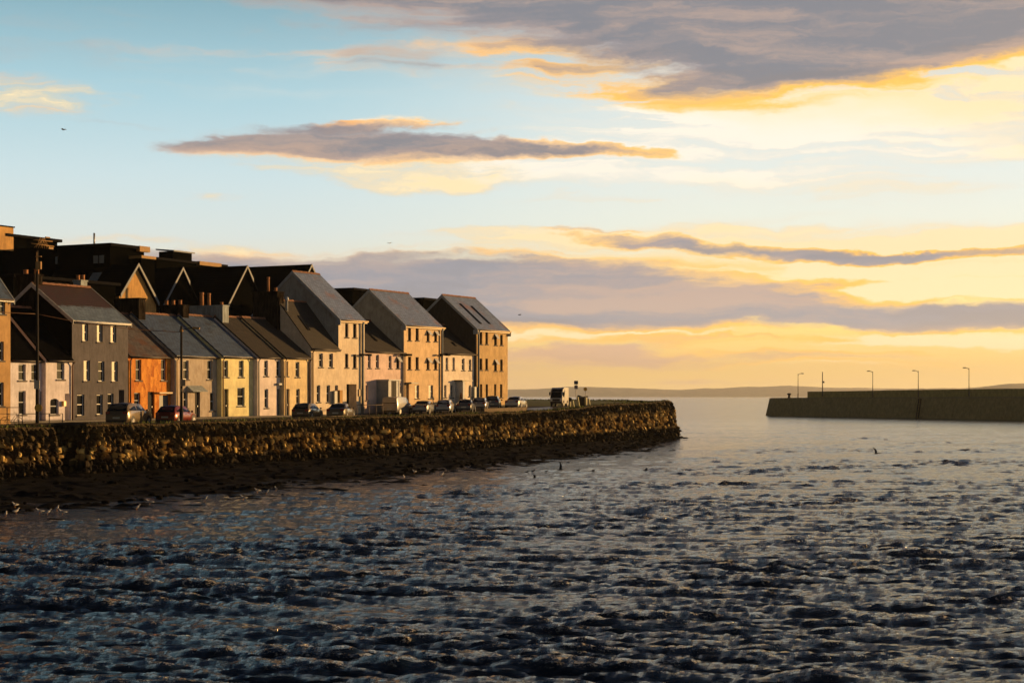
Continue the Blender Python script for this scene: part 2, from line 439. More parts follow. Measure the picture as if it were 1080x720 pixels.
c_ = np.concatenate([np.linspace(-60,-15,40)[:-1], np.linspace(-15,15,1000), np.linspace(15,60,40)[1:]])
YY = rowsY[:,None]*np.ones((1,len(c_)))
XX = c_[None,:]*(.4+np.maximum(rowsY,0)/30)[:,None]
T1 = wave_tile(512, 47.0, 2.9, 3, slope=.22, wd=R(80)); T2 = wave_tile(512, 23.0, .95, 5, slope=.21, wd=R(102)); T3 = wave_tile(256, 310.0, 26.0, 8, slope=.05)
ca, sa = math.cos(.5), math.sin(.5)
XR, YR = XX*ca-YY*sa, XX*sa+YY*ca
h1, dx1, dy1 = [samp(t, 47.0, XX, YY) for t in T1]
h2 = samp(T2[0], 29.0, XR, YR); h3 = samp(T3[0], 310.0, XX, YY)
amp = np.clip(1.0 + .34*h3/h3.std(), .42, 1.6)                     # calmer and rougher patches of current
wl = np.array([(-60,40),(-24,80),(-19.6,90.5),(-13.9,104),(-9.2,117.8),(-4.3,130),(0,141.7),(10.3,168.5),(21.5,222)], float)
def calm_from_shore(X, Y):
    xs = np.interp(Y, wl[:,1], wl[:,0]); return np.clip((X-xs-1)/16, .22, 1)
amp = amp*np.where(YY < 222, calm_from_shore(XX, YY), 1)
far = np.clip((rowsY-60)/400, 0, 1)[:,None]
amp = amp*(1.2-.93*np.clip((rowsY-50)/260, 0, 1)[:,None])
amp = amp*(1+.55*np.clip(samp(T3[0], 310.0, XX*.7+90, YY*.8)/h3.std(), -1.4, 1.4)*np.clip((rowsY-70)/120, 0, 1)[:,None])
Z = (h1+h2*.95)*amp
lod = np.clip(1-(rowsY-420)/300, 0, 1)[:,None]*np.clip((rowsY-12)/8, 0, 1)[:,None]
Z = Z*lod
P = np.stack([XX-dx1*1.1*amp*lod, YY-dy1*1.1*amp*lod, Z], -1)
foam = np.clip((h1*amp/h1.std() - .7)/1.0, 0, 1)*np.clip(.3+.9*h2/h2.std(), 0, 1)*lod
farr = np.clip((YY-30)/400, 0, 1)**.6
wm_, nt, b = new_mat('river_water'); g = N(nt)
b.inputs['Base Color'].default_value = (.003,.007,.010,1)
b.inputs['IOR'].default_value = 1.33
v = g.world((1,1,1)); vs = g.world((.40,1.5,1))
af = g.n('ShaderNodeAttribute', attribute_name='far')
g.l(g.mr(af.outputs['Fac'], 0, 1, .06, .17), b.inputs['Roughness'])
ff = g.n('ShaderNodeAttribute', attribute_name='foam')
fo = g.math('MULTIPLY', g.mr(ff.outputs['Fac'], .16, .38, 0, 1), g.mr(g.noise(v, 7, 5, .8), .54, .575, 0, 1))
g.l(g.mix(fo, (.005,.015,.027), (.9,.86,.8)), b.inputs['Base Color'])
r1 = g.noise(vs, 3.0, 6, .72); r2 = g.noise(g.world((.6,1.3,1)), 13, 4, .7)
hh = g.math('ADD', r1, g.math('MULTIPLY', r2, .3))
hh = g.math('ADD', hh, g.math('MULTIPLY', fo, g.math('MULTIPLY', g.noise(v, 22, 3, .7), 5.0)))
bp = g.bump(hh, 1.0, .07, b)
g.l(g.mr(af.outputs['Fac'], .2, 1, 1.0, .10), bp.inputs['Strength'])
water = grid_mesh('water', P, wm_, {'foam': foam, 'far': farr})
tag(water, 'dark choppy river water with small breaking crests running out to the sea', kind='structure')
# ------------------------------------------------------------------ stones (2D voronoi in numpy)
def vor(u, v, seed, jit=.85):
    """u, v in cell units -> F1, F2, id random, offset to centre"""
    rs = np.random.RandomState(seed); tb = rs.rand(512, 512, 3)
    iu = np.floor(u).astype(int); iv = np.floor(v).astype(int)
    f1 = np.full(u.shape, 9.); f2 = np.full(u.shape, 9.); rid = np.zeros(u.shape); du = np.zeros(u.shape); dv = np.zeros(u.shape)
    for a in (-1,0,1):
        for b_ in (-1,0,1):
            cu = iu+a; cv = iv+b_
            r = tb[cu % 512, cv % 512]
            pu = cu+.5+(r[...,0]-.5)*jit; pv = cv+.5+(r[...,1]-.5)*jit
            d = np.hypot(u-pu, v-pv)
            cl = d < f1
            f2 = np.where(cl, f1, np.minimum(f2, d))
            rid = np.where(cl, r[...,2], rid); du = np.where(cl, u-pu, du); dv = np.where(cl, v-pv, dv)
            f1 = np.where(cl, d, f1)
    return f1, f2, rid, du, dv
def fnoise(x, y, seed, oct_=4, s=1.0):
    rs = np.random.RandomState(seed); T = rs.rand(256,256); o = 0; a = 1; tot = 0
    for k in range(oct_):
        o = o + a*samp(T, 256.0, x*s+k*31.7, y*s+k*17.3); tot += a; a *= .55; s *= 2
    return o/tot
# ------------------------------------------------------------------ quay wall
s60, s85 = qs(58), qs(88)
path = [(-55, 0.)]
path += [(s60, 0.), (s60+.02, -2.6), (s85+.3, -2.6), (s85+.32, 0.), (QL, 0.)]
pts = [np.array(qpt(s, o))[:2] for s, o in path]
inl = -np.array(QN)[:2]
endd = np.array([inl[0]*.96+.02, inl[1]*.96+.18]); endd /= np.linalg.norm(endd)
pts.append(pts[-1] + endd*75)
seg = [np.linalg.norm(pts[i+1]-pts[i]) for i in range(len(pts)-1)]
cum = np.concatenate([[0], np.cumsum(seg)])
S = np.arange(0, cum[-1], .07)
PX = np.interp(S, cum, [p[0] for p in pts]); PY = np.interp(S, cum, [p[1] for p in pts])
k_ = np.ones(7)/7
PXs = np.convolve(np.pad(PX, 3, 'edge'), k_, 'valid'); PYs = np.convolve(np.pad(PY, 3, 'edge'), k_, 'valid')
tx = np.gradient(PXs); ty = np.gradient(PYs); tl = np.hypot(tx, ty)+1e-9
nx, ny = ty/tl, -tx/tl
gz = np.interp(PY, [a for a,b_ in ZG], [b_ for a,b_ in ZG])
lip = fnoise(S, S*0, 4, 4, .35)*.35
top = gz + .12 + lip*.6
nv = 60
vv = np.linspace(0, 1, nv)
zz = top[:,None]*(1-vv)[None,:] + (-1.2)*vv[None,:]
SS = S[:,None]*np.ones((1,nv))
f1, f2, rid, du, dv = vor(SS/.25 + fnoise(SS, zz, 12, 3, .9)*1.2, zz/.42, 21)
joint = np.clip((f2-f1)/.22, 0, 1)
rid2 = (rid*7.13) % 1
disp = (rid-.5)*.34*joint + (joint-1)*.22 + (rid2-.55)*du*1.1*joint + fnoise(SS, zz, 5, 4, 2.2)*.12
disp += (fnoise(SS, zz, 6, 3, .25)-.5)*.7
depth = (top[:,None]-zz)
out_ = disp + depth*.20
out_ = out_*np.clip(depth/.25, .0, 1)
Pq = np.stack([PXs[:,None]+nx[:,None]*out_, PYs[:,None]+ny[:,None]*out_, zz], -1)
# cap strip that folds back over the wall top
cap = np.stack([PXs-nx*.9, PYs-ny*.9, gz-.25], -1)[:,None,:]
cap2 = np.stack([PXs-nx*.5, PYs-ny*.5, top+.03+lip*.5], -1)[:,None,:]
Pq = np.concatenate([cap, cap2, Pq], 1)
pad = lambda a, c0: np.concatenate([np.full((len(S),2), c0), a], 1)
m, nt, b = new_mat('rubble_stone'); g = N(nt)
a1 = g.n('ShaderNodeAttribute', attribute_name='stone'); a2 = g.n('ShaderNodeAttribute', attribute_name='joint'); a3 = g.n('ShaderNodeAttribute', attribute_name='band'); a4 = g.n('ShaderNodeAttribute', attribute_name='weed')
cr = g.n('ShaderNodeValToRGB'); g.l(a1.outputs['Fac'], cr.inputs[0])
e = cr.color_ramp.elements; e[0].color = (.015,.009,.004,1); e[1].color = (.95,.70,.24,1); e[1].position = 1
x = e.new(.5); x.color = (.05,.03,.012,1); x = e.new(.72); x.color = (.40,.26,.08,1)  # random stone tones pushed apart so the gold ones imitate sunlit sparks
v = g.world()
k = g.mix(g.mr(g.noise(v, 5, 6, .75), .40, .75, 0, .55), cr.outputs[0], (.05,.028,.012))
k = g.mix(g.mr(a2.outputs['Fac'], .2, .85, 1, 0), k, (.006,.004,.002))
mossn = g.math('ADD', a3.outputs['Fac'], g.math('MULTIPLY', g.math('SUBTRACT', g.noise(v, .8, 6, .7), .5), .9))
k = g.mix(g.mr(mossn, .42, .62, 0, .88), k, (.038,.026,.010))
wdn = g.math('ADD', a4.outputs['Fac'], g.math('MULTIPLY', g.math('SUBTRACT', g.noise(v, 1.3, 6, .7), .5), .8))
k = g.mix(g.mr(wdn, .4, .62, 0, .93), k, (.012,.008,.004))
g.l(k, b.inputs['Base Color']); b.inputs['Roughness'].default_value = .8; b.inputs['Specular IOR Level'].default_value = .2
g.bump(g.noise(v, 16, 5, .7), .6, .04, b)
band = np.clip(1.2-depth/1.6, 0, 1)
# the lower courses carry weed where the tide reaches
tide = np.interp(PY, [40, 106, 150, 222], [1.3, 1.4, 1.2, 1.6])
weed = np.clip((tide[:,None]-zz)/1.1+.35, 0, 1)
quay = grid_mesh('quay_wall', Pq, m, {'stone': pad(rid, .1), 'joint': pad(joint, 1), 'band': pad(band, 1), 'weed': pad(weed, 0)}, smooth=False)
tag(quay, 'long rough rubble-stone quay wall with sunlit stones, moss on top and weed at its foot', 'wall')
# ------------------------------------------------------------------ ground behind the wall
def land_mat(name, c, c2_, scale=.8, rough=.95):
    m, nt, b = new_mat(name); g = N(nt); v = g.world()
    k = g.mix(g.mr(g.noise(v, scale, 7, .7), .35, .65), c, c2_)
    k = g.mix(g.mr(g.noise(v, 6, 4, .7), .5, .75, 0, .6), k, tuple(x*.45 for x in c))
    g.l(k, b.inputs['Base Color']); b.inputs['Roughness'].default_value = rough
    g.bump(g.noise(v, 9, 5, .7), .7, .05, b); return m
M_grass = land_mat('quay_grass', (.13,.16,.03), (.08,.08,.02))
M_asph = land_mat('asphalt', (.055,.053,.05), (.035,.034,.033), 2.0, .8)
M_pave = land_mat('paving', (.16,.15,.14), (.09,.085,.08), 1.5, .85)
su = np.concatenate([np.arange(-160, QL-.2, 2.0), [QL-.35]])
wd_ = np.array([0.35,1,2,4,7,11,16,24,34,46,60,80,110,150])
G = np.zeros((len(su), len(wd_), 3))
for i, s_ in enumerate(su):
    for j, w in enumerate(wd_):
        p = np.array(qpt(s_))[:2] + inl*w
        if s_ > QL-20:   # follow the end of the quay
            pe = np.array(qpt(QL))[:2] + endd*w
            base_ = np.array(qpt(QL-20))[:2] + inl*w
            p = base_ + (pe-base_)*((s_-(QL-20))/20)
        if path[0][1] == 0 and s60-.3 < s_ < s85+.9 and w < 2.9: p = np.array(qpt(s_))[:2] + inl*(2.7+w*.07)
        G[i,j] = (p[0], p[1], zg(p[1]) + (.32*min(1,w/6)*max(0,min(1,(p[1]-203)/8))) + .04*math.sin(p[0]*.7)*math.sin(p[1]*.5)*(1 if w < 1 else 0))
ground = grid_mesh('ground', G, M_grass)
tag(ground, 'grass and earth ground on top of the quay', kind='structure')
T_END = tpx(535)
# road between the front gardens' pavement and the verge
def strip(name, tl_, offa, offb, dz, mat, quay_edge=None, thick=0):
    P_ = np.zeros((len(tl_), 2, 3))
    for i, t in enumerate(tl_):
        a = wpt(t, offa); b_ = wpt(t, offb)
        if quay_edge is not None:
            # end the strip a fixed distance inside the quay edge
            d = (Q0-a).dot(QN)/NF.dot(QN); b_ = a + NF*(d - quay_edge)
        P_[i,0] = (a.x, a.y, zg(a.y)+dz); P_[i,1] = (b_.x, b_.y, zg(b_.y)+dz)
    if quay_edge is not None:   # more columns so it follows the slope of the ground
        P_ = P_[:, :1] + (P_[:, 1:]-P_[:, :1])*np.linspace(0,1,9)[None,:,None]
        P_[...,2] = np.interp(P_[...,1], [a for a,b_ in ZG], [b_ for a,b_ in ZG]) + dz
    return grid_mesh(name, P_, mat, smooth=False)
tt = np.arange(-110, T_END+14, 2.0)
road = strip('road', tt, 2.4, 0, .012, M_asph, quay_edge=2.2); tag(road, 'dark asphalt quayside road in front of the houses', kind='structure')
mb = MB(); ts = list(np.arange(-110, T_END+3, 2.5))
for a, b_ in zip(ts[:-1], ts[1:]):
    q4 = [wpt(a,-.6), wpt(b_,-.6), wpt(b_,2.4), wpt(a,2.4)]
    z4 = [zg(p.y)+.13 for p in q4]
    mb.poly([(p.x,p.y,z) for p, z in zip(q4, z4)])
    mb.poly([(q4[3].x,q4[3].y,z4[3]),(q4[2].x,q4[2].y,z4[2]),(q4[2].x,q4[2].y,z4[2]-.2),(q4[3].x,q4[3].y,z4[3]-.2)])
pv = mb.build('pavement', M_pave); tag(pv, 'raised pavement along the house fronts', kind='structure')
# pale ramp patch past the last house, the road's shine painted into its colour
mb = MB(); L_ = []
for (px, Y) in ((556,196),(582,200),(586,189),(553,184)):
    L_.append(((px-540)/F*Y, Y, zg(Y)+.03))
mb.poly(L_)
ap = mb.build('road_shine_patch', plain('painted_road_shine', (.32,.33,.36), .45, var=.2)); tag(ap, 'smooth pale concrete apron on the quay head', kind='structure')
# tufts of grass and weeds along the quay edge: nobody could count them
rnd = random.Random(3)
mb = MB()
for i in range(5200):
    s_ = rnd.uniform(-20, QL-.3); w = abs(rnd.gauss(0, .7))+.05
    if s60-.4 < s_ < s85+1: continue
    p = qpt(s_, -w); z = zg(p.y)+ (.16 if w < .7 else 0.0); h = rnd.uniform(.08,.32)*(1.3 if rnd.random() < .15 else 1)
    a = rnd.uniform(0, 6.28); dx, dy = math.cos(a)*.07, math.sin(a)*.07; lx, ly = rnd.gauss(0,.08), rnd.gauss(0,.08)
    mb.poly([(p.x-dx,p.y-dy,z),(p.x+dx,p.y+dy,z),(p.x+lx,p.y+ly,z+h)])
for i in range(9000):
    s_ = rnd.uniform(QL-60, QL-1); w = rnd.uniform(1, 34)
    p = qpt(s_, -w)
    if (p-P0).dot(NF) < 3 and (p-P0).dot(D) < T_END+3: continue
    if (p-P0).dot(D) < T_END+12: continue
    z = zg(p.y)-.03+(.32*min(1,w/6)*max(0,min(1,(p.y-203)/8))); h = rnd.uniform(.08,.24); a = rnd.uniform(0, 6.28); dx, dy = math.cos(a)*.1, math.sin(a)*.1
    mb.poly([(p.x-dx,p.y-dy,z),(p.x+dx,p.y+dy,z),(p.x+rnd.gauss(0,.05),p.y+rnd.gauss(0,.05),z+h)])
tu = mb.build('grass', plain('rank_grass', (.17,.20,.035), .9, var=.6)); tag(tu, 'rank grass and weeds along the top of the quay', 'grass', kind='stuff')
# ------------------------------------------------------------------ foreshore
wlw = [Vector((a, b_, 0)) for a, b_ in wl]
prj = sorted([((p-Q0).dot(QDn), (p-Q0).dot(QN)) for p in wlw])
sf = np.arange(-55, QL+3, .35); wdt = np.interp(sf, [a for a,b_ in prj], [b_ for a,b_ in prj])
wdt = np.maximum(wdt, 1.2)
cf = np.linspace(0, 1, 60)
d_in = -1.6
DD = d_in + (wdt[:,None]*1.35+3-d_in)*cf[None,:]
SF = sf[:,None]*np.ones((1,60))
hf = 1.0*np.clip(1-(DD/np.maximum(wdt[:,None], .5)), -1.0, 1.15)**1.0
hf *= np.interp(sf, [-60,0,60,100,QL-10,QL+4], [.3,.3,.3,.28,.2,.12])[:,None]
hf += (fnoise(SF, DD, 31, 5, .35)-.5)*.22 + (fnoise(SF, DD, 32, 3, 1.6)-.5)*.16
g1, g2, gi, _, _ = vor(SF/.9, DD/.8, 44)
hf += np.clip((g2-g1)/.5,0,1)*np.clip(gi-.45,0,1)*.3
Pf = np.zeros(SF.shape+(3,))
Pf[...,0] = Q0.x + QDn.x*SF + QN.x*DD; Pf[...,1] = Q0.y + QDn.y*SF + QN.y*DD; Pf[...,2] = hf
m, nt, b = new_mat('wet_weedy_rock'); g = N(nt); v = g.world()
k = g.mix(g.mr(g.noise(v, .5, 7, .75), .5, .68), (.0015,.001,.001), (.005,.003,.002))
k = g.mix(g.mr(g.noise(v, 3.2, 5, .75), .64, .74, 0, .7), k, (.02,.014,.01))
g.l(k, b.inputs['Base Color']); b.inputs['Roughness'].default_value = .9; b.inputs['Specular IOR Level'].default_value = .12
g.bump(g.noise(v, 5, 6, .75), 1.0, .15, b)
fs = grid_mesh('foreshore', Pf, m, smooth=False); tag(fs, 'dark weedy rock foreshore below the quay wall at low tide', kind='structure')
# ------------------------------------------------------------------ hills across the bay
def hill(px0, px1, Y, tops, name, c, seed, label):
    n = 160; rows_ = 14; P_ = np.zeros((rows_, n, 3)); xs = np.linspace(px0, px1, n)
    tp = np.interp(xs, [a for a,b_ in tops], [b_ for a,b_ in tops])
    nz = fnoise(xs, xs*0, seed, 5, .05)-.5
    for r_ in range(rows_):
        t = r_/(rows_-1); prof = math.sin(t*math.pi)**.8
        Yr = Y + (t-.5)*1100
        P_[r_,:,0] = (xs-540)/F*Yr; P_[r_,:,1] = Yr
        P_[r_,:,2] = -3 + (H+3+(418-tp-nz*3)/F*Y)*prof*(1+.15*(fnoise(xs*.1, xs*0+t*9, seed+1, 3)-.5)*(prof<.95))
    o = grid_mesh(name, P_, land_mat(name+'_heath', c, tuple(x*.6 for x in c), .01)); tag(o, label, kind='structure'); return o
hill(380, 1130, 20000, [(380,416),(540,411),(600,408),(640,408),(700,411),(760,409),(830,407),(880,409),(960,410),(1040,408),(1130,405)], 'hills', (.60,.52,.38), 3, 'faint low hills across the bay')  # pale base colour of the hills imitates fading by haze
hill(880, 1500, 12000, [(880,419),(920,412),(960,410),(1020,408.5),(1060,405),(1100,403),(1300,400),(1500,418)], 'headland', (.34,.28,.15), 9, 'low headland behind the long pier')
# ------------------------------------------------------------------ long pier on the far side
M_pier = render_wall('pier_masonry', (.85,.68,.30), (.5,.36,.13), .7, .5)  # pale gold base here and on the parapet imitates haze glow on shaded masonry
M_pier2 = render_wall('pier_parapet_masonry', (.85,.70,.26), (.5,.38,.13), .5, .5)
pr = empty('harbour_pier'); tag(pr, 'long stone harbour pier across the river mouth with a raised parapet', 'pier')
A = Vector((73.0, 488, 0)); B = Vector((117.3, 391, 0)); PD = (B-A).normalized(); PN = Vector((-PD.y, PD.x, 0))
if PN.y > 0: PNb = PN
else: PNb = -PN
PNb = Vector((abs(PD.y), -PD.x*(-1 if PD.y < 0 else 1), 0)) if False else PNb
Lp = 330
def pp(t, o, z): p = A + PD*t + PNb*o; return (p.x, p.y, z)
mb = MB(); ns = 60
for i in range(ns):
    t0, t1 = Lp*i/ns, Lp*(i+1)/ns
    zt0 = 4.95+.5*min(1, t0/90); zt1 = 4.95+.5*min(1, t1/90)
    ba = 1.2 if i == 0 else 0
    mb.poly([pp(t0-(ba*0), -1.0, -1.5), pp(t1, -1.0, -1.5), pp(t1, 0, zt1), pp(t0+ba, 0, zt0)])
    mb.poly([pp(t0+ba, 0, zt0), pp(t1, 0, zt1), pp(t1, 12, zt1), pp(t0+ba, 12, zt0)])
    mb.poly([pp(t0+ba, 12, zt0), pp(t1, 12, zt1), pp(t1, 13, -1.5), pp(t0, 13, -1.5)])
mb.poly([pp(0, -1, -1.5), pp(1.2, 0, 4.95), pp(1.2, 12, 4.95), pp(0, 13, -1.5)])
bp_ = MB(); bp_.prism([(0,0),(.5,0),(.5,.35),(0,.35)], 0, 0, 1)
mb.build('pier_body', M_pier, pr)
mb = MB()
for i in range(ns):
    t0 = 10.5 + (Lp-10.5)*i/ns; t1 = 10.5 + (Lp-10.5)*(i+1)/ns
    z0 = 6.75+.55*min(1, t0/90); z1 = 6.75+.55*min(1, t1/90)
    zb = 4.9
    mb.poly([pp(t0,6.5,zb), pp(t1,6.5,zb), pp(t1,6.5,z1), pp(t0,6.5,z0)])
    mb.poly([pp(t0,6.5,z0), pp(t1,6.5,z1), pp(t1,8,z1), pp(t0,8,z0)])
    mb.poly([pp(t0,8,z0), pp(t1,8,z1), pp(t1,8,zb), pp(t0,8,zb)])
mb.poly([pp(10.5,6.5,4.9), pp(10.5,6.5,6.82), pp(10.5,8,6.82), pp(10.5,8,4.9)])
mb.build('parapet', M_pier2, pr)
mb = MB()   # pale string course along the deck edge and a dark ladder recess
mb.poly([pp(2,-.1,5.02), pp(Lp,-.1,5.47), pp(Lp,-.1,5.57), pp(2,-.1,5.12)])
mb.poly([pp(2,-.1,5.12), pp(Lp,-.1,5.57), pp(Lp,.5,5.57), pp(2,.5,5.12)])
mb.build('coping', plain('pale_coping', (.42,.36,.24), .8), pr)
def on_pier(px, o=6):
    m = (px-540)/F; a = A+PNb*o
    return (m*a.y-a.x)/(PD.x-m*PD.y)
mb = MB(); tq = on_pier(970, 0)
for k in range(2): mb.tube([pp(tq+k*.9, -1.25, -.5), pp(tq+k*.9, -.25, 4.9)], .12, 6)
for k in range(14):
    z = k*.4-.3; mb.tube([pp(tq, -1.2+z*.17, z), pp(tq+.9, -1.2+z*.17, z)], .06, 5)
mb.build('ladder', plain('rusty_iron', (.06,.035,.015), .8), pr)
mb = MB(); tb_ = on_pier(835.5); z=5.0
c0 = pp(tb_, 5, z); mb.lathe([(.45,0),(.5,.1),(.35,.3),(.35,.8),(.6,1.0),(.6,1.25),(.3,1.4)], c0, 10)
tag(mb.build('bollard', plain('dark_cast_iron', (.05,.04,.03), .6)), 'dark mooring bollard at the tip of the far pier', 'bollard')
lab = {841.7:'pier lamp nearest the tip of the pier, arm pointing right', 920.5:'pier lamp midway along, third post from the pier tip', 968.5:'pier lamp right of the middle one, above the ladder', 1022:'rightmost pier lamp, close to the right edge'}
M_lp = plain('pier_lamp_steel', (.16,.13,.10), .6)
for px, ty_ in ((841.7,394),(920.5,391.5),(968.5,391),(1022,388)):
    t = on_pier(px); p = Vector(pp(t, 6, 0)); z0 = zg(0)*0+5.0+.45*min(1, t/90); z1 = zpy(ty_, p.y)
    e_ = empty('street_lamp', (p.x, p.y, z0)); tag(e_, lab[px], 'street lamp', 'lamps along the far pier')
    h = z1-z0; sgn = 1 if px < 900 else -1
    MB().tube([(0,0,0),(0,0,1.2)], .16, 8).tube([(0,0,1.2),(0,0,h)], .10, 8, .075).build('post', M_lp, e_)
    MB().tube([(0,0,h-.35),(sgn*.5,-.1,h+.02),(sgn*.9,-.1,h+.05)], .07, 6).build('arm', M_lp, e_)
    MB().prism([(-.45,-.1),(.45,-.1),(.38,.12),(-.3,.14)], 1, -.28, .08).build('lamp_head', M_lp, e_).location = (sgn*1.15, 0, h+.05)
t = on_pier(867.5); p = Vector(pp(t, 6, 0)); z0 = 5.4; h = zpy(392, p.y)-z0
e_ = empty('mast', (p.x,p.y,z0)); tag(e_, 'thin navigation mast with a small box, between the two left pier lamps', 'mast')
MB().tube([(0,0,0),(0,0,h)], .17, 8, .10).build('post', M_lp, e_); MB().box((.08,-.2,h*.55),(.5,.2,h*.55+.5)).build('equipment_box', M_lp, e_)
# ------------------------------------------------------------------ air
m = bpy.data.materials.new('haze'); m.use_nodes = True; nt = m.node_tree; nt.nodes.clear()
o_ = nt.nodes.new('ShaderNodeOutputMaterial'); pv_ = nt.nodes.new('ShaderNodeVolumePrincipled')
pv_.inputs['Color'].default_value = (.9, .95, 1, 1); pv_.inputs['Density'].default_value = .00005; pv_.inputs['Anisotropy'].default_value = .4
nt.links.new(pv_.outputs[0], o_.inputs['Volume'])
HZ = MB().box((-9500,-450,-2.4),(9500,21500,390)).build('haze', m); tag(HZ, 'thin sea haze over the river mouth and the bay', kind='stuff')
# ------------------------------------------------------------------ houses
def house(label, pxL, pxR, off, eave, mats, wins=(), apex=None, ridge_py=None, depth=10.0, rise=3.75, floors=2, verge=None, gutter=None,
          left='wall', chim=None, sky=(), group='terraced houses along the quay', flat=False, roofx=True, vshade=None, side=None, ridge=True, back=0):
    tL, tR = tpx(pxL, off), tpx(pxR, off)
    o = wpt(tL, off); W = tR-tL
    zb = min(zg(o.y), zg(wpt(tR, off).y))-.05
    root = empty('house', (o.x, o.y, zb), PHI); tag(root, label, 'house', group)
    wallm, roofm = mats
    ze = zpy(eave, o.y)-zb
    def lx(px): return tpx(px, off)-tL
    def lz(px, py): return zpy(py, wpt(tpx(px, off), off).y)-zb
    if apex:
        # depth of the ridge from the photographed apex of the left gable
        m = (apex[0]-540)/F; n_in = -NF; s = (m*o.y-o.x)/(n_in.x-m*n_in.y); hd = s
        Ya = (o+n_in*s).y; zr = zpy(apex[1], Ya)-zb
    else:
        hd = depth/2; zr = ze+rise
    dp = 2*hd
    # front wall with real openings
    ops = []
    for w in wins:
        x0, y0, x1, y1 = w[:4]; kind = w[4] if len(w) > 4 else 'w'
        ops.append((max(.1, lx(x0)), min(W-.1, lx(x1)), max(.02 if kind in 'dDG' else .5, lz((x0+x1)/2, y1)) if kind not in ('d','D','G') else .12, lz((x0+x1)/2, y0), kind))
    xs = sorted({0, W, *[v for o_ in ops for v in o_[:2]]}); zs = sorted({-.9, ze, *[v for o_ in ops for v in o_[2:4]]})
    mb = MB()
    for i in range(len(xs)-1):
        for j in range(len(zs)-1):
            cx, cz = (xs[i]+xs[i+1])/2, (zs[j]+zs[j+1])/2
            if any(a < cx < b_ and c < cz < d for a,b_,c,d,k in ops): continue
            mb.poly([(xs[i],0,zs[j]),(xs[i+1],0,zs[j]),(xs[i+1],0,zs[j+1]),(xs[i],0,zs[j+1])])
    for a,b_,c,d,k in ops:
        r_ = .24 if k not in ('D','G') else (1.0 if k == 'D' else .3)
        mb.poly([(a,0,c),(a,r_,c),(a,r_,d),(a,0,d)]); mb.poly([(b_,0,c),(b_,0,d),(b_,r_,d),(b_,r_,c)])
        mb.poly([(a,0,d),(a,r_,d),(b_,r_,d),(b_,0,d)]); mb.poly([(a,0,c),(b_,0,c),(b_,r_,c),(a,r_,c)])
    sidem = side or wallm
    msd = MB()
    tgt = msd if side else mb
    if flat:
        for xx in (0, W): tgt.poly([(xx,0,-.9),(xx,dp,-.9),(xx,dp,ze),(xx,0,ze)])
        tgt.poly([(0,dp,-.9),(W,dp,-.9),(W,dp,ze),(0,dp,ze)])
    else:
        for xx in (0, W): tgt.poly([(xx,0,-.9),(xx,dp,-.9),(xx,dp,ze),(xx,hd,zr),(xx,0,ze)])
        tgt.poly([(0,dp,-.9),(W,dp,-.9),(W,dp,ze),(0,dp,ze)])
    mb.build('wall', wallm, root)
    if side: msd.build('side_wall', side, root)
    # windows and doors
    for a,b_,c,d,k in ops:
        if k in ('w','W','o','b','l'):
            f = MB(); r_ = .15; t_ = min(.07, (b_-a)*.12)
            f.box((a,r_,c),(a+t_,r_+.07,d)).box((b_-t_,r_,c),(b_,r_+.07,d)).box((a+t_,r_,c),(b_-t_,r_+.07,c+t_)).box((a+t_,r_,d-t_),(b_-t_,r_+.07,d))
            zm = c+(d-c)*.52
            f.box((a+t_,r_-.005,zm-.035),(b_-t_,r_+.065,zm+.035))
            fr = f.build('window', M_white if k in ('W','b','l') else M_bluewhite if k == 'w' and floors == 2 else M_dark, root)
            MB().poly([(a+t_,r_+.045,c+t_),(b_-t_,r_+.045,c+t_),(b_-t_,r_+.045,d-t_),(a+t_,r_+.045,d-t_)]).build('pane', M_glass_lit if k in ('b','l') else M_glass, fr)
            if k == 'b':   # the reflection sits in the pane colour alone, no part added
                pass
            MB().box((a-.1,-.09,c-.12),(b_+.1,.2,c-.004)).build('sill', M_sill, fr)
            if k == 'o':   # top-hung sash standing open
                zt, zb2 = d-.05, d-(d-c)*.45
                vs = [(a+.02,-.02,zt),(b_-.02,-.02,zt),(b_-.02,-.42,zb2),(a+.02,-.42,zb2)]
                s_ = MB(); s_.poly(vs); s_.poly([(x,y-.05,z+.02) for x,y,z in vs])
                for q_ in range(4): p1, p2 = vs[q_], vs[(q_+1)%4]; s_.poly([p1,p2,(p2[0],p2[1]-.05,p2[2]+.02),(p1[0],p1[1]-.05,p1[2]+.02)])
                s_.build('open_sash', M_white, fr)
        else:
            dep = .95 if k == 'D' else .2
            dm = M_door if k in ('d','D') else M_door_blue
            if k == 'G':
                dr = MB().box((a,dep,c),(b_,dep+.06,d)).build('door', M_door_blue, root)
            else:
                dr = MB().box((a,dep,c),(b_,dep+.06,d)).box((a+.12,dep-.02,c+.2),(b_-.12,dep-.001,c+(d-c)*.42)).box((a+.12,dep-.02,c+(d-c)*.5),(b_-.12,dep-.001,c+(d-c)*.85)).build('door', dm, root)
            MB().box((b_-.22,dep-.08,c+1.0),(b_-.14,dep-.021,c+1.12)).build('handle', M_steel, dr)
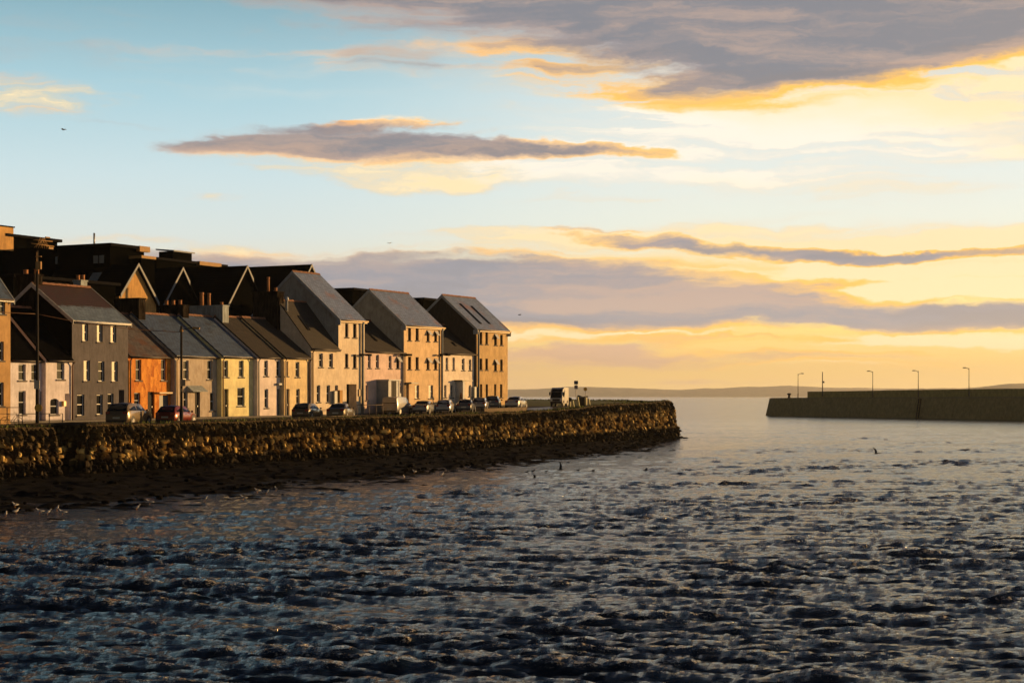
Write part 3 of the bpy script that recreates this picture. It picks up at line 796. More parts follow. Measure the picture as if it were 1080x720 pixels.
    # roof
    if flat:
        rf = MB().box((-.15,-.25,ze),(W+.15,dp+.15,ze+.3)).build('roof', roofm, root)
    else:
        sl = (zr-ze)/hd; ov = .28; th = .14; x0, x1 = (-.14 if verge else 0.0), (W+.12 if verge == 'both' else W)
        prof = [(-ov, ze-ov*sl+.02), (hd, zr+.02), (dp+ov, ze-ov*sl+.02), (dp+ov, ze-ov*sl+.02+th), (hd, zr+.02+th*1.15), (-ov, ze-ov*sl+.02+th)]
        rf = MB().prism(prof, 0, x0, x1).build('roof', roofm, root)
        if ridge:
            rm = MB(); n_ = max(2, int((x1-x0)/.45))
            for i in range(n_):
                a = x0+(x1-x0)*i/n_; b_ = x0+(x1-x0)*(i+1)/n_-.02
                rm.prism([(hd-.16, zr+.12),(hd, zr+.30+.02*(i%2)),(hd+.16, zr+.12)], 0, a, b_)
            rm.build('ridge_tiles', M_ridge, rf)
        if verge:
            sides = [x0-.05] + ([x1+.0] if verge == 'both' else [])
            for xx in sides:
                b2 = MB(); hgt = .34
                b2.prism([(-ov-.02, ze-ov*sl+.2),(hd, zr+.22),(hd, zr+.22-hgt-.05),(-ov-.02, ze-ov*sl+.2-hgt)], 0, xx, xx+.048)
                b2.prism([(dp+ov, ze-ov*sl+.2),(hd, zr+.22),(hd, zr+.22-hgt-.05),(dp+ov, ze-ov*sl+.2-hgt)], 0, xx, xx+.047)
                if floors == 3: b2.box((xx-.02,-ov-.1,ze-ov*sl-.42),(xx+.049,.25,ze-ov*sl+.1))
                b2.build('bargeboard', M_bluewhite, rf)
        for (fa, fb_, w0, ws) in sky:   # skylights: fraction across, fraction up the slope
            n_ = MB(); yA = hd*fb_; yB = hd*(fb_+ws); za = ze+sl*yA+.2; zb_ = ze+sl*yB+.2; xa = W*fa
            n_.prism([(yA,za-.1),(yA,za+.08),(yB,zb_+.08),(yB,zb_-.1)], 0, xa, xa+w0)
            sk_ = n_.build('skylight', M_dark, rf)
            MB().poly([(xa+.08,yA+.08,za+.085+sl*.08),(xa+w0-.08,yA+.08,za+.085+sl*.08),(xa+w0-.08,yB-.08,zb_+.085-sl*.08),(xa+.08,yB-.08,zb_+.085-sl*.08)]).build('pane', M_glass, sk_)
    # gutter, fascia
    if not flat:
        gm_ = gutter or M_gutter
        if floors == 3:
            MB().box((0,-.30,ze-.34),(W+.1,-.01,ze-.14)).build('fascia', M_fascia, root)
            MB().tube([(0,-.37,ze-.13),(W+.15,-.37,ze-.13)], .075, 8).build('gutter', M_fascia, root)
        else:
            MB().tube([(0.02,-.33,ze-.14),(W-.02,-.33,ze-.14)], .075, 8).build('gutter', gm_, root)
    info = dict(root=root, W=W, ze=ze, zr=zr, hd=hd, zb=zb, o=o, lx=lx, lz=lz, roof=rf, off=off, tL=tL)
    return info
def downpipe(h, px, m=None, r=.07, out=.12, top=None, name='downpipe'):
    x = h['lx'](px); zt = (h['ze']-.2) if top is None else top
    MB().tube([(x,-.33,zt),(x,-out,zt-.3),(x,-out,.05)], r, 8).build(name, m or M_pipe, h['root'])
def chimney(h, x, y0, y1, ztop, w=.8, mat=None, pots=(), slope_front=False, potm=None, zbot=None):
    """chimney rising from the roof ridge region; x along the facade, y0..y1 in depth, ztop above the base"""
    zbm = h['ze'] if zbot is None else zbot
    mb = MB(); mb.box((x-w/2,y0,zbm),(x+w/2,y1,ztop)); 
    c = mb.build('chimney', mat or M_chim, h['roof'])
    MB().box((x-w/2-.06,y0-.06,ztop),(x+w/2+.06,y1+.06,ztop+.12)).build('chimney_cap', mat or M_chim, c)
    for (fy, ph, pr_) in pots:
        yy = y0+(y1-y0)*fy
        MB().lathe([(pr_*1.05,0),(pr_,ph*.7),(pr_*.95,ph*.85),(pr_*1.15,ph*.88),(pr_*1.1,ph),(pr_*.8,ph)], (x,yy,ztop+.12), 10).build('chimney_pot', potm or M_pot, c)
    return c
W_white = render_wall('greyed_white_render', (.78,.76,.86), (.18,.16,.15), .35)
W_white2 = render_wall('soft_white_render', (.80,.75,.82), (.2,.17,.16), .3)
W_grey = render_wall('shaded_grey_render', (.115,.108,.128), (.045,.042,.05), .85)  # grey front, its tone darkened to hold the shade lying over it
W_far = render_wall('ochre_stone_front', (.52,.32,.13), (.25,.14,.06), .4)
W_tan = render_wall('tan_render', (.52,.45,.38), (.2,.13,.08), .5)
W_yel = render_wall('yellow_render', (.92,.84,.46), (.45,.33,.13), .25)
W_pink = render_wall('pale_pink_render', (.86,.76,.74), (.4,.3,.24), .25)
W_amb = render_wall('amber_render', (.86,.70,.42), (.35,.2,.08), .3)
W_w1 = render_wall('pale_buff_render', (.84,.72,.56), (.36,.24,.13), .3)
W_w2 = render_wall('salmon_render', (.82,.63,.57), (.36,.22,.15), .3)
W_w3 = render_wall('cream_render', (.90,.80,.68), (.4,.28,.17), .25)
W_t = render_wall('buff_tower_render', (.82,.60,.36), (.33,.2,.1), .3)
W_t3 = render_wall('golden_pebbledash', (.66,.46,.22), (.22,.13,.06), .5, .6)
# exposed orange-red stone
m, nt, b = new_mat('orange_stonework'); g = N(nt); v = g.coord(scale=(1.3,1.3,.65))
vo = g.n('ShaderNodeTexVoronoi'); g.l(v, vo.inputs['Vector']); vo.inputs['Scale'].default_value = 2.6
hs = g.n('ShaderNodeSeparateColor'); g.l(vo.outputs['Color'], hs.inputs[0])
k = g.mix(hs.outputs[0], (.42,.12,.012), (.72,.30,.045))
k = g.mix(g.mr(g.noise(v, 6, 5, .8), .55, .66, 0, .9), k, (.05,.02,.01))
g.l(k, b.inputs['Base Color']); b.inputs['Roughness'].default_value = .9; g.bump(vo.outputs['Distance'], .5, .06, b); W_or = m
R_slate = slate('blue_slate', (.08,.125,.22), (.045,.07,.13), (.04,.035,.03), .5, .52, .36)
R_slate2 = slate('tower_slate', (.20,.27,.47), (.13,.18,.33), (.26,.13,.09), .7, .54, .42)
R_brown = slate('rusty_slate', (.12,.11,.11), (.06,.05,.05), (.12,.05,.02), .85, .46)
R_dark = slate('dark_slate', (.030,.026,.024), (.018,.016,.016), (.10,.05,.02), .5, .60, .7)
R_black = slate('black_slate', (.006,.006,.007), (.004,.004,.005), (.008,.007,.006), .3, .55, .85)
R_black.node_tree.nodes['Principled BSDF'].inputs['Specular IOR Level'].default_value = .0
def cols(rows_, c): return [(*a, *b_) for a in c for b_ in rows_]
R_moss = slate('mossy_frosted_slate', (.16,.22,.31), (.10,.14,.20), (.04,.03,.02), .2, .6, .36)
nt = R_moss.node_tree; g = N(nt); b = nt.nodes['Principled BSDF']; oldc = b.inputs['Base Color'].links[0].from_socket
t_ = g.n('ShaderNodeTexCoord'); sp_ = g.n('ShaderNodeSeparateXYZ'); g.l(t_.outputs['Object'], sp_.inputs[0])
yy_ = g.math('ADD', sp_.outputs[1], g.math('MULTIPLY', g.noise(g.coord(), 1.6, 6, .75), 1.6))
mossy = g.mix(g.mr(g.noise(g.coord(), 3.5, 5, .75), .45, .6), (.05,.018,.009), (.028,.024,.008))
g.l(g.mix(g.mr(yy_, 2.2, 2.5), oldc, mossy), b.inputs['Base Color'])
h0 = house('ochre stone house cut by the left edge, taller and nearer than the white houses', -70, 11, 3.2, 309, (W_far, R_slate),
   [(-3,315,5.5,331),(-3,360,4,380),(-3,403,4,428,'w'),(-26,315,-18,331),(-26,360,-18,380)], depth=9, rise=5.2, verge='both', group=None)
h1 = house('white two-storey house with two upper windows, behind the timber pole', 10, 48, 0, 378.5, (W_white, R_black),
   [(19.5,384,27.2,401),(33,384,40,401),(19.5,412,27.2,437),(42,413,46,447,'D')], depth=9, rise=4.2)
h2 = house('white two-storey house with arched ground window and deep doorway, left of the tall grey house', 48.3, 76, .45, 378.5, (W_white2, R_black),
   [(60,382,68,400),(53,420,62,437),(68.5,415,73.5,447,'D')], depth=9, rise=4.2)
h3 = house('tall dark grey three-storey house with nine sash windows and a frosted roof', 76, 135, .45, 337.5, (W_grey, R_moss),
   [(87,341.5,93,359.5,'b'),(102.3,342,108.3,360.5,'b'),(116.7,343,122.7,361,'b'),(88.3,380,95,401.5,'b'),(103.7,381,110.2,402,'W'),(117.9,381,124.3,402,'b'),
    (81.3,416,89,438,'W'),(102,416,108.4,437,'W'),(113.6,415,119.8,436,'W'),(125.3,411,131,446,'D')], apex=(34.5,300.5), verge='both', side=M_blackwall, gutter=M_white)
h4 = house('bright orange stone house with a shopfront beside the tall grey house', 135, 184, .0, 374.5, (W_or, R_brown),
   [(143,379,149,401),(169.8,379,175.3,401),(141.5,414,148,431),(155.8,413,163,446,'d'),(168,416.5,179,446,'G')], depth=10, rise=3.75)
h5 = house('tan rendered two-storey house behind the lamp post, with a small door canopy', 184.2, 233, .45, 374.5, (W_tan, R_slate),
   [(193.3,380,199,400,'W'),(218.5,380,224,400),(193.5,413,198,430),(205.5,412,211,446,'d'),(221.5,414,226.5,433)], depth=10, rise=3.75)
h6 = house('bright yellow two-storey cottage', 233.3, 271, .95, 375, (W_yel, R_slate),
   [(235.7,380,240.7,397.5),(251.8,380,257,397.5),(236.3,410,241,446,'d'),(250.3,408.5,258,428,'w')], depth=10, rise=3.75)
h7 = house('pale pink two-storey cottage right of the yellow one', 271.2, 299, 1.4, 375.5, (W_pink, R_dark),
   [(278.6,380,282.6,396.5),(291.5,381,295.6,396.5),(279,410,283,430),(292.3,410,297,446,'G')], depth=10, rise=3.75)
h8 = house('amber two-storey cottage at the end of the old terrace, beside the first tall gable', 299.2, 326.5, 1.8, 376, (W_amb, R_dark),
   [(300.6,381,304,396.5),(311.6,381.5,315.8,397.5),(301.5,410,305.4,446,'G'),(312.4,410,316.2,426)], depth=10, rise=3.75)
h9 = house('pale buff two-storey house tucked under the first tall gable', 327.5, 357, 1.95, 366.5, (W_w1, R_dark),
   [(336.4,372.5,340.6,387),(347,372.5,351.3,387.5),(334,406,337.8,424),(344.4,406,348.2,424),(353.3,406,357,422)], apex=(293,318), verge=None, sky=[(.30,.35,.5,.3)])
h10 = house('first of the three tall gabled houses, pale buff with a wide dark doorway', 357, 384.5, 1.95, 336, (W_w1, R_slate2),
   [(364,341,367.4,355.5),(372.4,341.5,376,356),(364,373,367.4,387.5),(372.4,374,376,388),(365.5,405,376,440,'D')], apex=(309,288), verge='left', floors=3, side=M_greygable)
h11 = house('salmon two-storey house with a boxy glazed porch between two tall gables', 384.7, 426, 1.7, 369.5, (W_w2, R_dark),
   [(388,374,391,388),(396.5,374,399.7,388),(410,375,413,388.5),(418,376,421.4,388.5,'o'),(385.6,406,388.2,422),(414.4,406,416.8,420),(421.8,407,424.2,420)], depth=8, rise=3.3, sky=[(.12,.28,.5,.25),(.5,.28,.4,.22)])
h12 = house('middle one of the three tall gabled houses, buff with four windows on each upper floor', 426, 466, 1.95, 342, (W_t, R_slate2),
   [(430.4,346,433.6,359),(438.4,346,441.6,359),(450,348,453,360,'o'),(458,349,461,360,'o'),(430.4,376,433.6,389.5),(438.4,376.5,441.6,389.5),(450,377,453,389.5,'o'),(458,378,461,389.5,'o'),
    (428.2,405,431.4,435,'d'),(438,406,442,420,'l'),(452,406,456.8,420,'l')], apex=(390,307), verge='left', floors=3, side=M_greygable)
h13 = house('cream two-storey house with a small door hood between the second and third gable', 466.2, 502, 1.7, 371.5, (W_w3, R_dark),
   [(470,377,472.6,390),(477.3,377,479.7,390),(487,378,490,390.5,'W'),(494.5,379,497.1,390.5),(468.4,406,470.9,419),(475.2,406,478,419),(482,403,487,434,'d'),(494.2,406,497,418,'l')], depth=8, rise=3.3, sky=[(.55,.2,.4,.12)])
h14 = house('last and farthest tall gabled house, golden, with two long roof lights', 502, 535.5, 1.95, 346.5, (W_t3, R_slate2),
   [(505.9,350.5,508.7,363),(512,350.5,514.6,363),(521.2,352,524,364,'o'),(527.6,353,530.2,364),(505.9,378,508.7,390,'w'),(512,378,514.6,390),(521.2,379,524,391,'o'),(527.6,379,530.2,391),
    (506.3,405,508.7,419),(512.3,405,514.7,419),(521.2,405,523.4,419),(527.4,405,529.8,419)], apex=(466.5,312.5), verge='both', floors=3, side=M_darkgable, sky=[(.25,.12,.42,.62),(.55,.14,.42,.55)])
# pipes
downpipe(h1, 47.2, M_pipe_dark); downpipe(h2, 75.2, M_pipe_dark); downpipe(h4, 136.5, M_pipe_dark); downpipe(h5, 186, M_fascia)
downpipe(h6, 234.2, M_pipe_dark); downpipe(h7, 272, M_pipe); downpipe(h8, 300, M_fascia); downpipe(h8, 325.5, M_pipe_dark); downpipe(h9, 329, M_pipe_dark)
downpipe(h10, 380.8, M_pipe, r=.13, out=.2); downpipe(h11, 425, M_pipe_dark, r=.11, out=.2); downpipe(h12, 464.6, M_pipe, r=.13, out=.2); downpipe(h14, 503.2, M_pipe, r=.12, out=.2)
# chimneys
def at_depth(px, h):   # depth (from the facade) seen at a photo column, on the party wall of the house's right side
    x = h['W']; p = h['o']+D*x; m = (px-540)/F; n_in = -NF; return (m*p.y-p.x)/(n_in.x-m*n_in.y)
def zat(h, py, depth, x=None):
    p = h['o']+D*(h['W'] if x is None else x)-NF*depth; return zpy(py, p.y)-h['zb']
for (h, pa, pb, ytop, w, mat, pots) in (
    (h4, 150, 124, 316, .9, M_chim, []),
    (h5, 196, 172, 323, .9, M_chim, [(.25,.45,.17),(.55,.45,.17),(.85,.45,.17)]),
    (h6, 238, 203, 323.5, .95, M_chim_b, [(.12,.3,.16),(.5,1.2,.16),(.72,1.3,.2)]),
    (h8, 296, 270, 309, 1.1, M_chim, [(.2,.4,.16),(.5,1.5,.14)])):
    a, b_ = at_depth(pa, h), at_depth(pb, h)
    chimney(h, h['W'], a, b_, zat(h, ytop, (a+b_)/2), w, mat, pots)
a, b_ = at_depth(92, h3), at_depth(84, h3)
chimney(h3, h3['W']-.4, a, b_, zat(h3, 297, a), .8, M_chim_b, [(.15,.45,.16),(.8,.45,.16)])
x0 = 0.0
p = h3['o']; n_in = -NF
def dep0(px, h): m = (px-540)/F; q_ = h['o']; return (m*q_.y-q_.x)/(n_in.x-m*n_in.y)
a, b_ = dep0(36, h3), dep0(17, h3)
chimney(h3, .5, a, b_, zpy(290, (h3['o']-NF*a).y)-h3['zb'], 1.0, M_chim, [(.1,.4,.2),(.7,.4,.2)])
# big lit chimney of the left-edge house
hc = h0; a = dep0(12, h0)

# flue and stack details on the wing roofs
fl = MB().lathe([(.14,0),(.14,1.1),(.22,1.15),(.22,1.4),(.1,1.5)], (.3, h9['hd']*.78, h9['ze']+(h9['zr']-h9['ze'])*.78), 10).build('flue', M_bluewhite, h9['roof'])
# porches and canopies
x0, x1 = h11['lx'](397), h11['lx'](409); zt = h11['lz'](403, 401.5)
pc = MB().box((x0,-1.5,0),(x0+.12,0,zt)).box((x1-.12,-1.5,0),(x1,0,zt)).build('porch', M_pipe, h11['root'])
MB().box((x0-.1,-1.62,zt),(x1+.1,0,zt+.14)).build('porch_roof', M_bluewhite, pc)
fw = (x1-x0-.24)/4
for i in range(4):
    if i in (0, 3): MB().box((x0+.12+fw*i,-1.45,0),(x0+.12+fw*(i+1),-1.38,zt)).build('side_panel', M_bluewhite, pc)
    else: MB().box((x0+.12+fw*i+.02,-1.43,0),(x0+.12+fw*(i+1)-.02,-1.37,zt)).build('porch_door', M_door, pc)
def canopy(h, pa, pb, py, d=.8, mat=None, pitched=False):
    a, b_ = h['lx'](pa), h['lx'](pb); z = h['lz']((pa+pb)/2, py)
    if pitched: MB().prism([(0,z),(0,z+.55),(-d,z+.05),(-d,z)], 0, a, b_).build('door_canopy', mat or M_dark, h['root'])
    else: MB().box((a,-d,z),(b_,0,z+.14)).build('door_canopy', mat or M_dark, h['root'])
canopy(h5, 197, 213, 413, .7, M_chim_b, True); canopy(h12, 426.5, 434, 404.5, .9, M_gutter); canopy(h13, 479, 490, 402, 1.1, M_gutter)
a, b_ = h13['lx'](480.2), h13['lx'](482); MB().box((a,-1.0,0),(b_,0,h13['lz'](481,402.2))).build('porch_screen', M_bluewhite, h13['root'])
canopy(h4, 165, 181, 415, .35, M_fascia)
# arched head over the white house's ground window
a, b_ = h2['lx'](53), h2['lx'](62); z = h2['lz'](57.5, 420)
prof = [(a,z-.25),(a,z+.02),(b_,z+.02),(b_,z-.25)] + [(a+(b_-a)*(.5+.5*math.cos(t)), z-.25+.24*math.sin(t)) for t in np.linspace(0, math.pi, 9)[1:-1]]
MB().prism(prof, 1, .01, .14).build('window_arch', W_white2, h2['root'])
# small things fixed to the fronts
def wallbox(h, px, py, w, hh, d, name, mat): x = h['lx'](px); z = h['lz'](px, py); MB().box((x-w/2,-d,z-hh/2),(x+w/2,0,z+hh/2)).build(name, mat, h['root'])
wallbox(h2, 66.2, 425.5, .28, .42, .25, 'wall_lantern', plain('amber_lantern_glass', (.8,.45,.1), .3))
wallbox(h7, 293, 405, .5, .18, .35, 'alarm_box', M_pipe); wallbox(h9, 351.4, 419, .5, 1.3, .35, 'meter_box', M_pipe); wallbox(h9, 355.6, 418, .5, 1.3, .5, 'letter_box_cabinet', M_brick)
wallbox(h10, 379, 414, .4, .7, .12, 'notice_board', M_fascia); wallbox(h11, 418.5, 417.5, .45, .6, .4, 'meter_box', M_pipe); wallbox(h13, 500, 415, 1.0, 1.6, .35, 'meter_box', M_pipe)
for i, (h, px) in enumerate(((h10, 381.5),(h11, 424.5),(h12, 465.5))):
    x = h['lx'](px); z = h['lz'](px, 374)
    MB().tube([(x-1.0,-.55,z),(x+.5,-.55,z)], .05, 6).box((x-1.1,-.75,z-.1),(x-.5,-.4,z+.08)).box((x+.1,-.8,z-.12),(x+.7,-.35,z+.1)).build('floodlight', M_dark, h['root'])
# ------------------------------------------------------------------ buildings behind
M_bdark = plain('weathered_grey_board', (.11,.14,.19), .6)
def gblock(label, apx, apy, off, hl, hr, dpx, pitch=50, wall=M_block, roofm=None, eaveL=None, ln=12, board=True, shortR=True, lit=None, right_board_full=False):
    """block whose gable faces the quay; ridge runs away from it"""
    t = tpx(apx, off); o = wpt(t, off); zb = zg(o.y)-.3
    zr = zpy(apy, o.y)-zb; tp = math.tan(R(pitch))
    root = empty('house', (o.x,o.y,zb), PHI); tag(root, label, 'house', 'dark buildings behind the terrace')
    zl, zr2 = zr-hl*tp, zr-hr*tp
    mb = MB()
    mb.poly([(-hl,0,-.5),(hr,0,-.5),(hr,0,zr2),(0,0,zr),(-hl,0,zl)]); mb.poly([(-hl,ln,-.5),(hr,ln,-.5),(hr,ln,zr2),(0,ln,zr),(-hl,ln,zl)])
    mb.poly([(-hl,0,-.5),(-hl,ln,-.5),(-hl,ln,zl),(-hl,0,zl)]); mb.poly([(hr,0,-.5),(hr,ln,-.5),(hr,ln,zr2),(hr,0,zr2)])
    mb.build('wall', wall, root)
    th = .16
    rf = MB().prism([(-hl-.2,zl-.2*tp+.02),(0,zr+.02),(0,zr+.02+th*1.4),(-hl-.2,zl-.2*tp+.02+th)], 1, -.35, ln+.1).build('roof', roofm or R_black, root)
    MB().prism([(hr+.2,zr2-.2*tp+.02),(0,zr+.019),(0,zr+.02+th*1.39),(hr+.2,zr2-.2*tp+.02+th)], 1, -.35, ln+.1).build('roof_slope', roofm or R_black, rf)
    if board:
        b2 = MB(); b2.prism([(-hl-.25,zl-.25*tp-.12),(0,zr-.02),(0,zr+.3),(-hl-.25,zl-.25*tp+.3)], 1, -.43, -.36)
        hs_ = hr if right_board_full else min(hr, 1.1)
        b2.prism([(hs_,zr-hs_*tp-.12),(0,zr-.02),(0,zr+.3),(hs_,zr-hs_*tp+.3)], 1, -.431, -.361)
        b2.build('bargeboard', M_bdark, rf)
    return dict(root=root, roof=rf, zr=zr, zb=zb, o=o, t=t)
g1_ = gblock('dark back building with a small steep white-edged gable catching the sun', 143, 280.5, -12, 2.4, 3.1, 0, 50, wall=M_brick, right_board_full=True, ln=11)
MB().poly([(-.9,-.45,2)]*3) if False else None
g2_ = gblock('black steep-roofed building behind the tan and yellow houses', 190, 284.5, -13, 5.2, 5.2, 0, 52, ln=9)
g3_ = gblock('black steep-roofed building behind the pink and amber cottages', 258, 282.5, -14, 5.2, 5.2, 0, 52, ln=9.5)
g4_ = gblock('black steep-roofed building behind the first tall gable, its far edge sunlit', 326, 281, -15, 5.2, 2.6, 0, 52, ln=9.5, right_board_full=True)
def behind(label, pa, pb, pyt, off, dep, wall=M_block, name='building', extra=None, fasc=None, cat='building', zb_=0, ov=.3):
    tA, tB = tpx(pa, off), tpx(pb, off); o = wpt(tA, off); Wd = tB-tA; zb = zg(o.y)-.3; zt = zpy(pyt, wpt((tA+tB)/2, off).y)-zb
    root = empty(name, (o.x,o.y,zb), PHI); tag(root, label, cat, 'dark buildings behind the terrace')
    MB().box((0,0,zb_),(Wd,dep,zt)).build('wall', wall, root)
    MB().box((-ov,-ov*1.3,zt),(Wd+ov,dep+.3,zt+.28)).build('roof', fasc or M_dark, root)
    return dict(root=root, W=Wd, zt=zt, zb=zb, o=o, off=off, lx=lambda px: tpx(px, off)-tA, lz=lambda px, py: zpy(py, wpt(tpx(px, off), off).y)-zb)
M_gold = plain('painted_sun_gold', (.34,.19,.06), .7)  # gold base colour paints low sunlight onto edges, fittings and aerials
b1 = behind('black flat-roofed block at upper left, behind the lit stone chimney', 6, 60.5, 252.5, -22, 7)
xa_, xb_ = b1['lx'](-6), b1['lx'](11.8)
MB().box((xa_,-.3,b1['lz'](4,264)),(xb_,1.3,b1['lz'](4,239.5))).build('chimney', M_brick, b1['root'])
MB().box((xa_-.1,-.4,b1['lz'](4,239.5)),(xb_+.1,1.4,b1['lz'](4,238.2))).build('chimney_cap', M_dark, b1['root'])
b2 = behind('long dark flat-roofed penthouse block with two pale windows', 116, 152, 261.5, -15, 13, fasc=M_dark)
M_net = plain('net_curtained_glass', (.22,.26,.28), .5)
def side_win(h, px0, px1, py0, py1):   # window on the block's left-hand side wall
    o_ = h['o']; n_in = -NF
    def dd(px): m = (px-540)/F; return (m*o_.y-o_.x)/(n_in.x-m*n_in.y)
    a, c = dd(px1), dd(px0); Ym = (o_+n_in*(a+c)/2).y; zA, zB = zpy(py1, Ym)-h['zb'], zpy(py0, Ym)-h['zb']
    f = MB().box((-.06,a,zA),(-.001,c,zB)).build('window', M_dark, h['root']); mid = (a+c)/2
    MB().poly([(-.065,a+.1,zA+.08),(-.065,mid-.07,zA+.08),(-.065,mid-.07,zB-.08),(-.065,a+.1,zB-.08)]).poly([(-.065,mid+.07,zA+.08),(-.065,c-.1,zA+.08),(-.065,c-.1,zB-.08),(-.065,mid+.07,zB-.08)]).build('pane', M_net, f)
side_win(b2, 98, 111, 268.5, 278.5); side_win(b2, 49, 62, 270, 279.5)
b7 = behind('near-black lower rear block filling the gap behind the grey house and the small gable', 14, 122, 297, -11.5, 3)  # same near-black base colour as the other rear walls
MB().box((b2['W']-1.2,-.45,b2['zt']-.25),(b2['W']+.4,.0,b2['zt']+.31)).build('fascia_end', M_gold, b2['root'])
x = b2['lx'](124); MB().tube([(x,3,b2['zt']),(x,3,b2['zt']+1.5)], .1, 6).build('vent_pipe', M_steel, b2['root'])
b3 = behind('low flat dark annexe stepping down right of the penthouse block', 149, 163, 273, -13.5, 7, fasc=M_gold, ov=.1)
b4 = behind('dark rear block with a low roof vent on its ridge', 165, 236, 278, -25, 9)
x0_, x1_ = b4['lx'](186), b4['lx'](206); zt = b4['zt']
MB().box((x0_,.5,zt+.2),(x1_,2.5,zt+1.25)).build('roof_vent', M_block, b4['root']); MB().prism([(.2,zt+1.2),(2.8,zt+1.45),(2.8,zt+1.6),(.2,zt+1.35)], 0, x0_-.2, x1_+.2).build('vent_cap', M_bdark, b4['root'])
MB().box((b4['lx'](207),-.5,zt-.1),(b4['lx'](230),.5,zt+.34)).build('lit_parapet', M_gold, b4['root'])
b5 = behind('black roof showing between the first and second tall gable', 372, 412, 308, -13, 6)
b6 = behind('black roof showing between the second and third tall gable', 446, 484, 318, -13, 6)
# roof aerials and pole top at the upper left
e_ = empty('roof_aerial', tuple(wpt(tpx(45,-14),-14)[:2])+(zpy(262, wpt(tpx(45,-14),-14).y),), PHI); tag(e_, 'lit tangle of roof aerials on the black flat-roofed block', 'aerial')
mb = MB()
for a in range(-4, 5): mb.tube([(a*.28,0,0),((a%3)*.3-.3,0,1.0)], .022, 5)
mb.tube([(-1.5,0,.35),(1.5,0,.3)], .04, 5).tube([(-1.2,0,.7),(1.3,0,.75)], .04, 5)
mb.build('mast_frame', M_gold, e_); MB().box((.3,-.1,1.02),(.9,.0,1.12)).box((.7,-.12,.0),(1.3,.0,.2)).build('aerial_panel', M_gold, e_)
# skylight on the small gable block
M_sky = plain('skylight_glass', (.2,.24,.27), .3)
rr = g1_; tp = math.tan(R(50)); xx = -1.2
MB().poly([(-1.5,3.6,rr['zr']-1.5*tp+.3),(-.7,3.6,rr['zr']-.7*tp+.3),(-.7,4.8,rr['zr']-.7*tp+.3),(-1.5,4.8,rr['zr']-1.5*tp+.3)]).build('skylight', M_sky, rr['roof'])
# ------------------------------------------------------------------ vehicles
def paint(name, c, metal=.3, rough=.32): return plain(name, c, rough, metal, coat=.8, var=.12)
M_tyre = plain('tyre_rubber', (.02,.02,.02), .85); M_rim = plain('alloy_rim', (.45,.45,.46), .35, .7); M_trim = plain('black_trim', (.015,.015,.016), .6)
M_tail = plain('red_lamp_glass', (.28,.012,.01), .2, coat=.5); M_head = plain('clear_lamp_glass', (.7,.72,.72), .12, coat=.5); M_plate = plain('number_plate', (.55,.53,.42), .5)
M_cglass = plain('car_glass', (.012,.014,.016), .05, var=.1)
CARS = {   # stations: (x from rear bumper 0 .. 1, belt z, roof z, half width factor, roof half width factor)
 'hatch': dict(L=3.95, Wd=1.72, Hh=1.46, st=[(0,.62,.62,.86,.80),(.03,.88,.92,.95,.84),(.10,.92,1.28,.98,.70),(.16,.93,1.42,1,.68),(.35,.92,1.46,1,.68),(.55,.91,1.42,1,.68),(.64,.90,1.22,1,.72),(.74,.89,.93,.99,.84),(.86,.82,.84,.97,.80),(.96,.70,.72,.90,.78),(1,.52,.54,.80,.74)], g=(3,6), rw=(1,3), ww=(5,7)),
 'saloon': dict(L=4.4, Wd=1.76, Hh=1.43, st=[(0,.66,.66,.84,.80),(.03,.93,.95,.94,.86),(.14,.95,.98,.98,.86),(.20,.94,1.12,1,.76),(.28,.93,1.36,1,.68),(.42,.92,1.43,1,.67),(.56,.91,1.38,1,.68),(.65,.90,1.15,1,.74),(.72,.89,.93,.99,.84),(.88,.80,.83,.96,.80),(.97,.68,.70,.88,.78),(1,.50,.52,.78,.74)], g=(4,6), rw=(2,4), ww=(6,8)),
 'suv': dict(L=4.45, Wd=1.86, Hh=1.68, st=[(0,.72,.72,.88,.82),(.02,1.00,1.04,.96,.86),(.07,1.06,1.42,.98,.74),(.13,1.06,1.62,1,.71),(.35,1.05,1.68,1,.71),(.56,1.04,1.62,1,.72),(.66,1.03,1.36,1,.75),(.75,1.02,1.07,.99,.86),(.88,.95,.98,.97,.82),(.97,.82,.84,.90,.80),(1,.58,.60,.82,.78)], g=(3,6), rw=(1,3), ww=(5,7)),
 'van': dict(L=4.35, Wd=1.80, Hh=1.86, st=[(0,.70,.70,.92,.88),(.012,1.05,1.10,.98,.92),(.03,1.06,1.78,1,.86),(.10,1.06,1.85,1,.85),(.35,1.06,1.87,1,.85),(.60,1.05,1.82,1,.82),(.72,1.04,1.46,1,.80),(.80,1.02,1.08,.99,.86),(.92,.92,.95,.96,.82),(.98,.80,.82,.88,.80),(1,.56,.58,.80,.78)], g=(4,6), rw=(1,3), ww=(5,7)),
}
